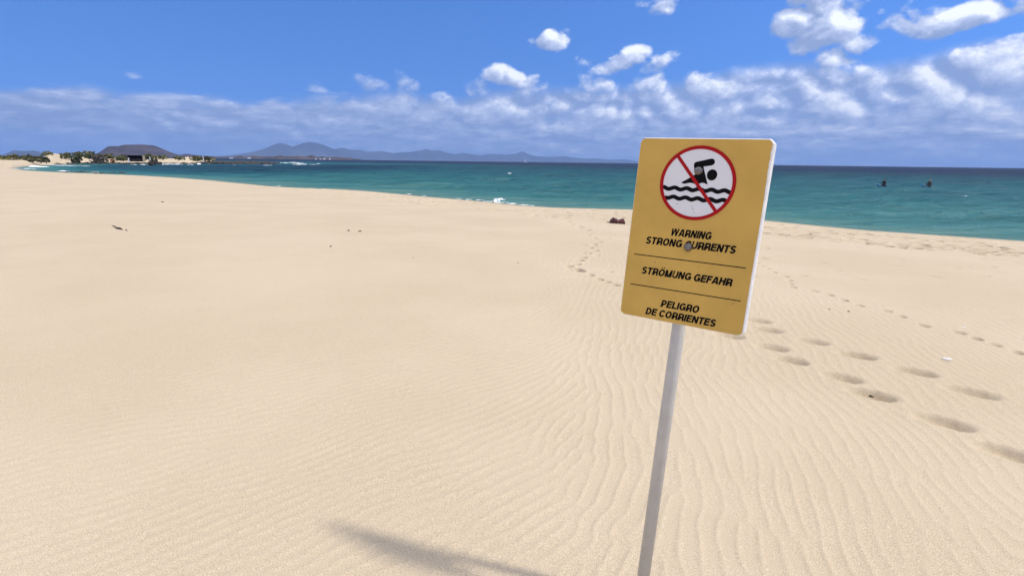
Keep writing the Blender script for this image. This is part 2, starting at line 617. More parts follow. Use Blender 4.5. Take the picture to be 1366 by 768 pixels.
sand = bpy.data.materials.new('sand')
sand.use_nodes = True
t = sand.node_tree
b = t.nodes['Principled BSDF']
g = G(t)
b.inputs['Roughness'].default_value = 0.95
b.inputs['Specular IOR Level'].default_value = 0.15
pos = g.n('ShaderNodeNewGeometry').outputs['Position']
grain = g.noise(pos, 260, 2, 0.7)
grain2 = g.noise(pos, 90, 3, 0.7)
patch = g.noise(pos, 0.35, 4, 0.55)
c = g.mix(g.rng(grain, 0.30, 0.70), (0.37, 0.292, 0.194), (0.70, 0.60, 0.438))
speck = g.noise(pos, 190, 1, 0.5)
c = g.mix(g.rng(speck, 0.60, 0.72, 0.0, 0.55), c, (0.60, 0.38, 0.22))
c = g.mix(g.rng(speck, 0.40, 0.28, 0.0, 0.55), c, (0.30, 0.29, 0.27))
c = g.mix(g.rng(grain2, 0.60, 0.78, 0.0, 0.4), c, (0.36, 0.28, 0.20))
c = g.mix(g.rng(patch, 0.38, 0.62, 0.0, 0.25), c, (0.66, 0.565, 0.43))
attr = g.n('ShaderNodeAttribute', attribute_name='coast').outputs['Fac']
wet = g.rng(attr, 0.2, 1.6, 1.0, 0.0)
c = g.mix(g.mul(wet, 0.55), c, (0.33, 0.27, 0.19))
t.links.new(c, b.inputs['Base Color'])
bn = g.n('ShaderNodeBump')
bn.inputs['Strength'].default_value = 0.35
bn.inputs['Distance'].default_value = 0.004
t.links.new(g.add(g.mul(grain, 0.5), grain2), bn.inputs['Height'])
t.links.new(bn.outputs[0], b.inputs['Normal'])
me = grid_mesh('sand', np.stack([X, Y, Z], 1), len(rr), len(A), True)
at = me.attributes.new('coast', 'FLOAT', 'POINT')
at.data.foreach_set('value', D.astype(np.float32))
link('sandy_beach', me, sand, smooth=True, kind='structure')
del X, Y, Z, D, AA, RR

# ------------------------------------------------------------------ the sea
REARTH = 6371000.0
rs = np.concatenate([[8, 14], np.geomspace(17, 500, 470), np.geomspace(500, 24000, 60)[1:]])
(AA, RR), A = polar(R(-50), R(50), 420, rs, 40)
X = (RR * np.sin(AA)).ravel(); Y = (RR * np.cos(AA)).ravel(); rad = RR.ravel()
D = -coast_distance(np.stack([X, Y], 1))
Z = np.full(len(X), SEA)
r_ = np.random.default_rng(3)
amp_mask = sstep(0.5, 12, D) * (1 - sstep(150, 420, rad))
for i in range(26):
    lam = math.exp(r_.uniform(math.log(1.1), math.log(11)))
    th = r_.normal(R(200), 0.5)
    k = 2 * math.pi / lam
    ph = k * (X * math.sin(th) + Y * math.cos(th)) + r_.uniform(0, 6.28)
    vis = 1 - sstep(18 * lam, 60 * lam, rad)
    Z += 0.0090 * lam ** 0.8 * amp_mask * vis * (np.exp(np.sin(ph)) - 1.27)
swell = vnoise(X / 22, Y / 9, 12, 2)
Z += 0.08 * swell * sstep(3, 20, D) * (1 - sstep(150, 300, rad))
Z -= rad ** 2 / (2 * REARTH)
deep = np.clip(D, 0, None)
cove = sstep(-20, -60, X) * (1 - sstep(200, 330, Y))
shelf = np.interp(deep, [0, 4, 15, 40, 85, 140, 230, 420, 1000], [0.0, 0.10, 0.26, 0.36, 0.47, 0.60, 0.80, 0.95, 1.0])
shelf = np.clip(shelf + 0.30 * cove * sstep(3, 20, D) + 0.05 * vnoise(X / 60, Y / 16, 15, 3) * sstep(10, 40, deep), 0, 1)
water = bpy.data.materials.new('sea_water')
water.use_nodes = True
t = water.node_tree
b = t.nodes['Principled BSDF']
g = G(t)
pos = g.n('ShaderNodeNewGeometry').outputs['Position']
attr = g.n('ShaderNodeAttribute', attribute_name='shelf').outputs['Fac']
mp = g.n('ShaderNodeVectorMath', operation='MULTIPLY')
t.links.new(pos, mp.inputs[0])
mp.inputs[1].default_value = (0.12, 1.0, 0.5)
weed = g.noise(mp.outputs[0], 0.42, 7, 0.66)
dep = g.add(attr, g.mad(weed, 0.60, -0.30))
c = g.ramp(dep, [(0.0, (0.12, 0.25, 0.225)), (0.14, (0.050, 0.195, 0.198)), (0.32, (0.027, 0.140, 0.162)), (0.50, (0.016, 0.090, 0.120)),
                 (0.68, (0.010, 0.054, 0.083)), (0.85, (0.006, 0.024, 0.060)), (1.0, (0.003, 0.012, 0.045))])
t.nodes.remove(b)
dif = g.n('ShaderNodeBsdfDiffuse')
glo = g.n('ShaderNodeBsdfGlossy')
glo.inputs['Roughness'].default_value = 0.18
fre = g.n('ShaderNodeFresnel')
fre.inputs['IOR'].default_value = 1.33
mixs = g.n('ShaderNodeMixShader')
# wave slopes keep a rough sea from ever mirroring the horizon fully
t.links.new(g.mul(g.m('MINIMUM', fre.outputs[0], 0.62), 0.46), mixs.inputs[0])
t.links.new(c, dif.inputs['Color'])
t.links.new(dif.outputs[0], mixs.inputs[1])
t.links.new(glo.outputs[0], mixs.inputs[2])
t.links.new(mixs.outputs[0], t.nodes['Material Output'].inputs['Surface'])
bn = g.n('ShaderNodeBump')
bn.inputs['Strength'].default_value = 1.0
bn.inputs['Distance'].default_value = 1.3
mp2 = g.n('ShaderNodeVectorMath', operation='MULTIPLY')
t.links.new(pos, mp2.inputs[0])
mp2.inputs[1].default_value = (0.30, 1.0, 0.5)
t.links.new(g.noise(mp2.outputs[0], 0.9, 6, 0.6, 0.3), bn.inputs['Height'])
for q_ in (dif, glo, fre):
    t.links.new(bn.outputs[0], q_.inputs['Normal'])
me = grid_mesh('sea', np.stack([X, Y, Z], 1), len(rs), len(A), True)
at = me.attributes.new('shelf', 'FLOAT', 'POINT')
at.data.foreach_set('value', shelf.astype(np.float32))
link('sea', me, water, smooth=True, kind='structure')
del X, Y, Z, D, AA, RR

# ------------------------------------------------------------------ foam
foam_m = mat('foam', (0.82, 0.86, 0.88), 0.6, var=0.12, vscale=3)
fv, ff = [], []


def foam_patch(cx, cy, lx, ly, ang, h, seed, zs=SEA, gaps=0.1):
    r_ = random.Random(seed)
    nx, ny = 14, 6
    base = len(fv)
    idx = {}
    ca, sa = math.cos(ang), math.sin(ang)
    for i in range(nx):
        for j in range(ny):
            u = i / (nx - 1) * 2 - 1; v = j / (ny - 1) * 2 - 1
            edge = max(0.0, 1 - (abs(u) ** 2.2 + abs(v) ** 2.2))
            x = u * lx / 2 * (1 + 0.15 * math.sin(5 * v + seed)) + r_.uniform(-.5, .5) * lx / nx * 0.5
            y = v * ly / 2 * (0.7 + 0.4 * math.sin(3 * u + seed * 1.7)) + r_.uniform(-.3, .3) * ly / ny
            z = -0.05 + h * edge ** 0.6 * r_.uniform(0.5, 1.1) + 0.02
            fv.append((cx + x * ca - y * sa, cy + x * sa + y * ca, zs + z))
            idx[i, j] = base + i * ny + j
    for i in range(nx - 1):
        for j in range(ny - 1):
            if r_.random() > gaps:
                ff.append((idx[i, j], idx[i + 1, j], idx[i + 1, j + 1], idx[i, j + 1]))


def foam_px(px, py, wpx, ly, h, n=1, spread=0, seed=1, gaps=0.1):
    for i in range(n):
        q = random.Random(seed * 31 + i)
        x = px + q.uniform(-spread, spread)
        p = gnd(x, py + q.uniform(-.25, .25), SEA)
        d = math.hypot(p[0], p[1])
        foam_patch(p[0], p[1], wpx / F * d / max(0.5, math.cos(math.atan2(p[0], p[1]))), ly, q.uniform(-.15, .15), h, seed * 7 + i, gaps=gaps)


# along the beach to the left of the red rock, and one small breaking wave
for i, (x, y, w) in enumerate([(612, 265.2, 10), (626, 266.2, 12), (640, 267.2, 16), (652, 268.6, 20), (668, 270.2, 24), (684, 271.8, 20), (698, 273.2, 16), (708, 274.2, 12),
                               (545, 259.2, 9), (566, 261.2, 8), (372, 248.2, 6)]):
    foam_px(x, y, w, 0.7, 0.07, 1, 0, 40 + i, 0.35)
foam_px(668, 266.6, 14, 1.0, 0.18, 1, 0, 60, 0.1)
foam_px(662, 268.2, 10, 1.6, 0.25, 1, 0, 61, 0.2)
# white caps
for i, (x, y, w, h) in enumerate([(680, 232.2, 5, .3), (716, 249.6, 3, .16), (829, 256.6, 4, .2), (610, 235.8, 2, .15), (792, 245, 3, .1), (645, 246.5, 4, .12), (1253, 252.6, 5, .1), (1290, 262, 5, .08),
                                  (1070, 240, 3, .12), (560, 247, 3, .12), (470, 232, 3, .2)]):
    foam_px(x, y, w, 1.0, h, 1, 0, 80 + i, 0.2)
# in the cove, against the rocks and round the reef
for i, (x, y, w, ly, h) in enumerate([(30, 224.6, 11, 5, .08), (40, 225.6, 14, 3, .07), (44, 222.6, 9, 3, .35), (54, 223.4, 12, 3, .3), (78, 220.6, 26, 5, .1), (92, 221.2, 30, 5, .1),
                                      (223, 219.8, 9, 2.5, .5), (230, 219.6, 10, 2.5, .4), (238, 219.7, 9, 2.5, .6), (266, 219.8, 4, 2, .8), (254, 219.6, 6, 2, .2), (178, 220.0, 6, 2, .2), (190, 220.0, 5, 2, .25),
                                      (200, 220.0, 4, 2, .3), (345, 220.2, 18, 3, .08), (360, 220.4, 14, 3, .1), (318, 220.0, 10, 3, .08),
                                      (379, 217.6, 9, 3, .45), (391, 217.4, 12, 3, .35), (400, 217.8, 8, 3, .4), (396, 219.6, 10, 3, .5), (404, 219.5, 9, 3, .35), (416, 219.6, 12, 3, .15), (425, 218.8, 4, 3, .3),
                                      (85, 228.6, 6, 2, .2), (128, 230.8, 5, 1.5, .2)]):
    foam_px(x, y, w, ly, h, 1, 0, 120 + i, 0.15)
link('sea_foam', pyd('sea_foam', fv, ff), foam_m, smooth=False, kind='stuff',
     label='white foam of small breakers along the beach and round the reef', cat='foam')

# ------------------------------------------------------------------ hills and mountains in the distance
hill_m = mat('volcanic_slope', (0.065, 0.050, 0.055), 0.95, spec=0.1, var=0.3, vscale=0.012, bump=0.0)
mount_m = mat('mountain_slope', (0.070, 0.075, 0.092), 0.95, spec=0.1, var=0.3, vscale=0.0012, bump=0.0)
plain_m = mat('coastal_scrub', (0.075, 0.06, 0.05), 0.95, spec=0.1, var=0.5, vscale=0.02, bump=0.0)


def massif(name, prof, dist, depth, material, seed, gully=0.12, nu=260, nv=26, z0=None, gl=1.0):
    """ridge whose skyline follows prof (pixels), with a front slope, spurs and a back slope"""
    pa = np.array([azel(*p)[0] for p in prof]); pe = np.array([azel(*p)[1] for p in prof])
    a = np.linspace(pa[0], pa[-1], nu)
    if isinstance(dist, tuple):
        dist = np.linspace(dist[0], dist[1], nu)
    ztop = EYE + np.tan(np.interp(a, pa, pe)) * dist
    zb = SEA - dist ** 2 / (2 * REARTH) - 3 if z0 is None else z0
    zb = np.full(nu, 1.0) * zb
    s = (a * dist)
    ztop = np.maximum(ztop + 0.045 * (ztop - zb) * vnoise(s / (depth * 0.16) * gl, s * 0 + 1.5, seed + 4, 3), zb + 1)
    V = []
    for j in range(nv):
        v = j / (nv - 1) * 2 - 1                       # -1 the foot in front, 0 the crest, 1 the foot behind
        f = (1 - abs(v)) ** 1.15
        spur = 1 - gully * (0.5 + 0.5 * vnoise(s / (depth * 0.22) * gl + 0.5 * v, np.full_like(s, 3.3 + 0.8 * v), seed, 4)) * np.sin(np.pi * min(1, abs(v))) * 3.0
        z = zb + (ztop - zb) * f * spur
        off = depth * v * (1 + 0.25 * vnoise(s / (depth * 0.5), np.full_like(s, 7.0 + v), seed + 1, 2))
        r = dist + off
        V.append(np.stack([r * np.sin(a), r * np.cos(a), z], 1))
    return link(name, grid_mesh(name, np.vstack(V), nv, nu), material, smooth=True, kind='structure')


massif('volcanic_hill', [(112, 213), (124, 208.5), (132, 203), (143, 195.0), (147, 194.2), (157, 194.0), (166, 192.4), (180, 192.2), (203, 192.6), (208, 193.8), (214, 196.5), (222, 200), (232, 204.2),
                         (240, 206.6), (247, 204.8), (254, 205.2), (264, 207), (285, 208.2), (310, 210.5)], 4200, 520, hill_m, 3, 0.26, 300, 40)
massif('distant_hill', [(-30, 208), (2, 206.5), (10, 203.8), (16, 200.6), (22, 199.8), (30, 200.4), (46, 200.4), (52, 202), (62, 205), (72, 206.6), (90, 208)], 12500, 900, mount_m, 9, 0.10, 120, 16)
massif('mountain_range', [(262, 209.6), (290, 208.2), (306, 207), (320, 205.2), (335, 202.4), (352, 198), (362, 193), (372, 189.4), (377, 189.6), (384, 192), (391, 194), (398, 191), (405, 188.6), (412, 187.8), (421, 189.2),
                          (433, 192.6), (445, 197.6), (453, 196.6), (458, 196.6), (468, 199.6), (480, 199.4), (489, 202), (500, 201.2), (510, 200.4), (518, 202.4), (526, 203.8), (538, 202.2), (552, 201.4), (562, 199.6),
                          (569, 197.8), (576, 199.6), (585, 200), (596, 203), (607, 205.4), (617, 203.4), (628, 205), (640, 206.8), (652, 204.8), (664, 204.8), (675, 206), (686, 204.4), (697, 201.4), (705, 204.6), (714, 208),
                          (728, 208.6), (742, 208.4), (753, 207.4), (764, 209.6), (780, 211), (800, 211.4), (815, 212.8), (835, 212.2), (848, 214.4), (862, 216)], (14500, 23000), 1500, mount_m, 14, 0.34, 620, 44)
massif('low_coast', [(255, 211), (280, 209.4), (296, 209), (310, 208.8), (318, 207.8), (322, 207.2), (326, 208.6), (332, 208), (338, 206.8), (346, 208), (356, 208.4), (366, 208), (374, 206.8), (380, 208.2), (392, 207.8),
                     (398, 207.4), (405, 208.2), (410, 207.4), (415, 205.8), (420, 208), (426, 209), (430, 207.8), (434, 209.2), (446, 208.8), (456, 209.4), (466, 210.4), (472, 211.6), (482, 212.6)], 3300, 70, plain_m, 22, 0.05, 300, 10, z0=SEA - 1.8)

# ------------------------------------------------------------------ reef and shore rocks
rock_m = mat('dark_basalt', (0.045, 0.036, 0.028), 0.85, var=0.45, vscale=0.7, bump=0.0)


def rock_mesh(name, seed, sub=2, sq=(1, 1, 1), rough=0.35, flat=True):
    bm = bmesh.new()
    bmesh.ops.create_icosphere(bm, subdivisions=sub, radius=1)
    co = np.array([v.co[:] for v in bm.verts])
    r_ = np.random.default_rng(seed)
    d = np.zeros(len(co))
    for k in range(9):
        n = r_.normal(size=3); n /= np.linalg.norm(n)
        h = r_.uniform(0.45, 0.85)
        p = co @ n
        co = co - np.outer(np.maximum(p - h, 0), n) * 0.85
    for k in range(8):
        n = r_.normal(size=3) * r_.uniform(1.5, 4)
        d += np.sin(co @ n + r_.uniform(0, 6)) / 8
    co = co * (1 + rough * d)[:, None] * np.array(sq)
    for v, p in zip(bm.verts, co):
        v.co = p
    return from_bm(bm, name)


def joined_rocks(name, spots, seed, **kw):
    V, Fc = [], []
    protos = []
    for k in range(5):
        bm_ = rock_mesh('p', seed + k, 1)
        protos.append((np.array([v.co[:] for v in bm_.vertices]), [tuple(p.vertices) for p in bm_.polygons]))
        bpy.data.meshes.remove(bm_)
    for i, (x, y, z, sx, sy, sz) in enumerate(spots):
        q = random.Random(seed * 100 + i)
        v, f = protos[q.randrange(5)]
        th = q.uniform(0, 6.28)
        ca, sa = math.cos(th), math.sin(th)
        vv = v.copy()
        vv = np.stack([vv[:, 0] * ca - vv[:, 1] * sa, vv[:, 0] * sa + vv[:, 1] * ca, vv[:, 2]], 1) * [sx, sy, sz] + [x, y, z]
        b0 = len(V)
        V.extend(vv.tolist())
        Fc.extend([tuple(b0 + a for a in p) for p in f])
    return link(name, pyd(name, V, Fc), rock_m, **kw)


spots = []
q = random.Random(5)
for i in range(150):                                    # the flat reef running out from the point
    u = q.random()
    px = 268 + u * 99
    p = gnd(px, 218.3 - 0.1 * u + q.uniform(-.9, .5), SEA)
    spots.append((p[0], p[1], SEA + q.uniform(-.1, .35), q.uniform(1.5, 4), q.uniform(1.5, 4), q.uniform(.6, 1.25)))
joined_rocks('rocky_reef', spots, 11, kind='structure')
spots = []
for i in range(230):                                    # ledges at the foot of the dunes
    px = q.uniform(76, 292)
    if px < 120 and q.random() < .6: continue
    p = gnd(px, np.interp(px, [p_[0] for p_ in shore_px], [p_[1] for p_ in shore_px]) + q.uniform(-.25, .15), SEA)
    spots.append((p[0], p[1], SEA + q.uniform(-.1, .15), q.uniform(1.2, 3.2), q.uniform(.8, 2), q.uniform(.35, .75)))
for i in range(26):
    px = q.uniform(198, 214)
    p = at_dist(px, 214, 205 + q.uniform(-8, 6))
    spots.append((p[0], p[1], SEA + q.uniform(.5, 1.0), q.uniform(.4, 1.0), q.uniform(.4, 1.0), q.uniform(.2, .45)))
for i in range(26):
    px = q.uniform(62, 140)
    p = gnd(px, 230.2 if px < 110 else 231.8, SEA)
    spots.append((p[0] + q.uniform(-3, 3), p[1] + q.uniform(0, 7), SEA + q.uniform(-.2, .02), q.uniform(.4, .9), q.uniform(.4, .9), q.uniform(.15, .3)))
joined_rocks('shore_ledges', spots, 31, kind='structure')

# ------------------------------------------------------------------ shrubs on the far dunes
leaf_cols = {'green': (0.150, 0.145, 0.055), 'dark': (0.100, 0.100, 0.048), 'grey': (0.105, 0.092, 0.078), 'orange': (0.30, 0.13, 0.06)}
leaf_m = {k: mat(k + '_foliage', v, 0.8, spec=0.2, var=0.45, vscale=0.9) for k, v in leaf_cols.items()}
stem_m = mat('shrub_stem', (0.09, 0.065, 0.045), 0.9)


def shrub(x0, x1, yt, yb, dist, kind, label, seed, dens=1.0):
    c = (x0 + x1) / 2
    x0, x1 = c + (x0 - c) * .88, c + (x1 - c) * .88
    P0, P1 = at_dist(x0, yb, dist), at_dist(x1, yb, dist)
    w = math.hypot(*(P1 - P0)[:2])
    base = at_dist(c, yb, dist)
    h = at_dist(c, yt, dist)[2] - base[2]
    root = empty('shrub', tuple(base), label=label, cat='shrub', group='shrubs on the dunes across the cove')
    q = np.random.default_rng(seed)
    nb = max(3, int(w / 1.6))
    lobes = [(q.uniform(-.42, .42) * w, q.uniform(-.3, .3) * w * .6, h * q.uniform(.15, .50), w / nb * q.uniform(.7, 1.1) + .5, h * q.uniform(.38, .55)) for _ in range(nb)]
    lobes.append((0, 0, h * .5, w * .3, h * .5))
    n = int(min(1300, max(200, 34 * w * h)) * dens)
    V, Fc = [], []
    s = 0.16 + 0.07 * min(h, 3)
    ca, sa = math.cos(math.atan2(base[0], base[1])), -math.sin(math.atan2(base[0], base[1]))
    for i in range(n):
        lx, ly, lz, lr, lh = lobes[q.integers(len(lobes))]
        d = q.normal(size=3); d /= np.linalg.norm(d)
        rad_ = q.uniform(.55, 1.05)
        x, y, z = lx + d[0] * lr * rad_, ly + d[1] * lr * rad_, lz + d[2] * lh * rad_
        if z < -.15: z = -.15 + q.uniform(0, .3)
        z = min(z, h * 1.04)
        x = max(-w / 2, min(w / 2, x))
        p = np.array([x * ca - y * sa, x * sa + y * ca, z])
        a = q.normal(size=3); a /= np.linalg.norm(a)
        b2 = np.cross(a, q.normal(size=3)); b2 /= np.linalg.norm(b2)
        k = s * q.uniform(.7, 1.5)
        b0 = len(V)
        V += [p - a * k, p + b2 * k * .7, p + a * k, p - b2 * k * .7]
        Fc.append((b0, b0 + 1, b0 + 2, b0 + 3))
    link('foliage', pyd('foliage', V, Fc), leaf_m[kind], root)
    V, Fc = [], []
    for (lx, ly, lz, lr, lh) in lobes[:6]:
        t_ = np.array([lx * ca - ly * sa, lx * sa + ly * ca, lz])
        b0 = len(V)
        for (pp, rad_) in ((np.array([0, 0, -.6]) + t_ * [.25, .25, 0], .07), (t_, .025)):
            V += [pp + [rad_, 0, 0], pp + [-rad_ * .5, rad_ * .8, 0], pp + [-rad_ * .5, -rad_ * .8, 0]]
        Fc += [(b0, b0 + 1, b0 + 4, b0 + 3), (b0 + 1, b0 + 2, b0 + 5, b0 + 4), (b0 + 2, b0, b0 + 3, b0 + 5)]
    link('stem', pyd('stem', V, Fc), stem_m, root)
    return root


SH = [(-14, 16, 206.6, 214.4, 212, 'green', 'low green shrub at the left edge, left of all the others'),
      (8, 36, 205.4, 214.4, 222, 'green', 'broad green shrub under the pale far hill'),
      (20, 56, 206.2, 214.6, 206, 'dark', 'broad dark green shrub in front, left of the bare sand dune'),
      (48, 61, 207.5, 215, 200, 'dark', 'small dark shrub at the left foot of the bare sand dune'),
      (56, 68, 209.2, 215.4, 196, 'dark', 'dark straggling shrub on the left slope of the bare sand dune'),
      (53, 72, 201.6, 207.2, 238, 'green', 'green shrub on the crest of the bare sand dune'),
      (80, 102, 203.4, 211.4, 226, 'green', 'green shrub right of the bare sand dune'),
      (100, 112, 202.2, 209.2, 236, 'green', 'small shrub on the crest between two larger ones, above the round dark one'),
      (95, 112, 205.6, 216.2, 200, 'dark', 'round dark green shrub low on the shore'),
      (108, 136, 201.8, 210.6, 240, 'green', 'long green shrub on the crest above the grey one'),
      (118, 146, 205, 216.4, 200, 'grey', 'large grey brown shrub low on the shore'),
      (132, 152, 204.6, 212, 232, 'green', 'green shrub right behind the large grey one'),
      (147, 153, 212.4, 216, 199, 'orange', 'tiny orange shrub at the right foot of the grey one'),
      (150, 178, 206.2, 213.6, 226, 'green', 'long green shrub left of the dark hut'),
      (188, 210, 205, 212.6, 234, 'green', 'green shrub right of the dark hut'),
      (205, 230, 206.8, 211.8, 230, 'green', 'low long green shrub behind the middle sand hump'),
      (224, 248, 208, 212.4, 228, 'green', 'flat green shrub left of the last sand hump'),
      (252, 276, 208, 213.8, 224, 'green', 'green shrub right of the last sand hump'),
      (266, 290, 209, 214.6, 216, 'dark', 'dark green shrub nearest the reef, rightmost of all'),
      (198, 211, 213.0, 216.2, 204, 'grey', 'low grey shrub by the dark rocks below the hut')]
for i, s in enumerate(SH):
    shrub(*s, seed=50 + i)

# ------------------------------------------------------------------ hut on the dunes, posts, houses on the low coast
dark_w = mat('dark_timber', (0.020, 0.014, 0.012), 0.8, var=0.4, vscale=1.5)
stone_w = mat('pale_stone', (0.42, 0.34, 0.24), 0.85, var=0.25, vscale=2.0)
white_w = mat('white_wall', (0.80, 0.80, 0.80), 0.7, var=0.06, vscale=0.5)


def boxes(name, lst, material, parent=None, bevel=0.0, **kw):
    bm = bmesh.new()
    for (x0, x1, y0, y1, z0, z1) in lst:
        vs = [bm.verts.new(p) for p in ((x0, y0, z0), (x1, y0, z0), (x1, y1, z0), (x0, y1, z0), (x0, y0, z1), (x1, y0, z1), (x1, y1, z1), (x0, y1, z1))]
        for f in ((3, 2, 1, 0), (4, 5, 6, 7), (0, 1, 5, 4), (1, 2, 6, 5), (2, 3, 7, 6), (3, 0, 4, 7)):
            bm.faces.new([vs[k] for k in f])
    if bevel:
        bmesh.ops.bevel(bm, geom=bm.edges[:], offset=bevel, segments=1, affect='EDGES')
    return link(name, from_bm(bm, name), material, parent, **kw)


hp = at_dist(182.5, 213.8, 214)
hut = empty('beach_hut', tuple(hp), label='low dark hut with a pale stone pillar on the dunes across the cove', cat='hut')
hut.rotation_euler = (0, 0, -math.atan2(hp[0], hp[1]))
hut.scale = (0.58, 0.8, 0.56)
boxes('wall', [(-4.1, 2.8, 2.2, 2.4, -.8, 2.6), (-4.1, -3.9, -1.0, 2.2, -.8, 2.6), (-2.2, -2.05, -.9, 2.2, -.8, 2.55), (.4, .55, -.9, 2.2, -.8, 2.55), (-3.9, 2.8, -.6, -.45, -.8, 1.2)], dark_w, hut)
boxes('pillar', [(2.8, 4.0, -1.2, 2.4, -.8, 2.62)], stone_w, hut)
boxes('roof', [(-4.4, 2.78, -1.4, 2.6, 2.61, 2.85)], dark_w, hut)


def post(px, yt, yb, d, label, r=0.14):
    p = at_dist(px, yb, d)
    h = at_dist(px, yt, d)[2] - p[2]
    bm = bmesh.new()
    bmesh.ops.create_cone(bm, cap_ends=True, segments=8, radius1=r, radius2=r * .85, depth=h + .5, matrix=Matrix.Translation((0, 0, h / 2 - .25)))
    bmesh.ops.create_cone(bm, cap_ends=True, segments=8, radius1=r * 1.2, radius2=r * .4, depth=.16, matrix=Matrix.Translation((0, 0, h + .08)))
    o = link('marker_post', from_bm(bm, 'marker_post'), white_w, label=label, cat='post', group='white posts on the far dunes')
    o.location = p


post(271.3, 209.4, 213.6, 210, 'white post at the right end of the far dunes')
post(171.8, 211.2, 214.2, 208, 'white post just left of the dark hut', .17)
post(200.2, 210.2, 213.4, 210, 'white post right of the dark hut', .17)


def house(px, py, w, h, d, label):
    p = at_dist(px, py, d)
    root = empty('house', tuple(p), label=label, cat='house', group='white houses on the low coast')
    root.rotation_euler = (0, 0, -math.atan2(p[0], p[1]) + random.uniform(-.3, .3))
    boxes('wall', [(-w / 2, w / 2, -4, 4, -3, h)], white_w, root)
    boxes('roof', [(-w / 2 - .2, w / 2 + .2, -4.2, 4.2, h, h + .4)], white_w, root)


for i, (px, py, w, h, lab) in enumerate([(332.4, 212.0, 16, 8, 'brightest white house on the low coast, alone at its left'), (432.6, 212.6, 14, 6, 'white house near the tip of the low coast'),
                                         (421.5, 212.4, 10, 4.5, 'small white house left of the one near the tip'), (427.5, 212.5, 9, 4, 'smallest of the white houses near the tip'),
                                         (308.5, 211.4, 18, 4, 'long low white house at the left end of the low coast'), (440, 212.6, 9, 4, 'white house nearest the tip of the low coast')]):
    house(px, py, w, h, 3150, lab)

bp = gnd(701, 214.9, SEA)
bp = at_dist(701, 214.5, 1500); bp[2] = SEA
boat = empty('sailboat', tuple(bp), label='tiny white sailing boat far out below the small peak', cat='boat')
sail_m = mat('sail_cloth', (0.85, 0.85, 0.85), 0.7)
bm = bmesh.new()
sec = [(-4.5, .9, .9), (-2, 1.3, .8), (1.5, 1.2, .9), (4.8, .05, 1.2)]
rings = [[bm.verts.new(p) for p in ((x, -wd, z), (x, -wd * .6, -.4), (x, wd * .6, -.4), (x, wd, z))] for x, wd, z in sec]
for a_, b_ in zip(rings[:-1], rings[1:]):
    for k in range(4):
        bm.faces.new((a_[k], a_[(k + 1) % 4], b_[(k + 1) % 4], b_[k]))
bm.faces.new(rings[0]); bm.faces.new(rings[-1])
link('hull', from_bm(bm, 'hull'), sail_m, boat)
bm = bmesh.new()
for y_, in ((-.05,), (.05,)):
    pass
vs = [bm.verts.new(p) for p in ((-3.6, .3, 1.8), (.6, 0, 1.8), (.6, 0, 11.5), (-1.6, .35, 6), (-3.6, .38, 1.8), (.6, .08, 1.8), (.6, .08, 11.5), (-1.6, .43, 6))]
for f in ((0, 1, 2, 3), (7, 6, 5, 4), (0, 4, 5, 1), (1, 5, 6, 2), (2, 6, 7, 3), (3, 7, 4, 0)):
    bm.faces.new([vs[k] for k in f])
link('sail', from_bm(bm, 'sail'), sail_m, boat)
bm = bmesh.new()
bmesh.ops.create_cone(bm, cap_ends=True, segments=8, radius1=.12, radius2=.06, depth=11.6, matrix=Matrix.Translation((.75, .04, 6.4)))
link('mast', from_bm(bm, 'mast'), sail_m, boat)

# ------------------------------------------------------------------ two surfers waiting on their boards
wetsuit = mat('wetsuit', (0.010, 0.011, 0.013), 0.5)
skin_m = mat('skin', (0.32, 0.17, 0.10), 0.55)
hair_m = mat('hair', (0.05, 0.035, 0.02), 0.6)
blond_m = mat('blond_hair', (0.42, 0.28, 0.10), 0.6)
board_m = mat('board_blue', (0.22, 0.48, 0.95), 0.3)


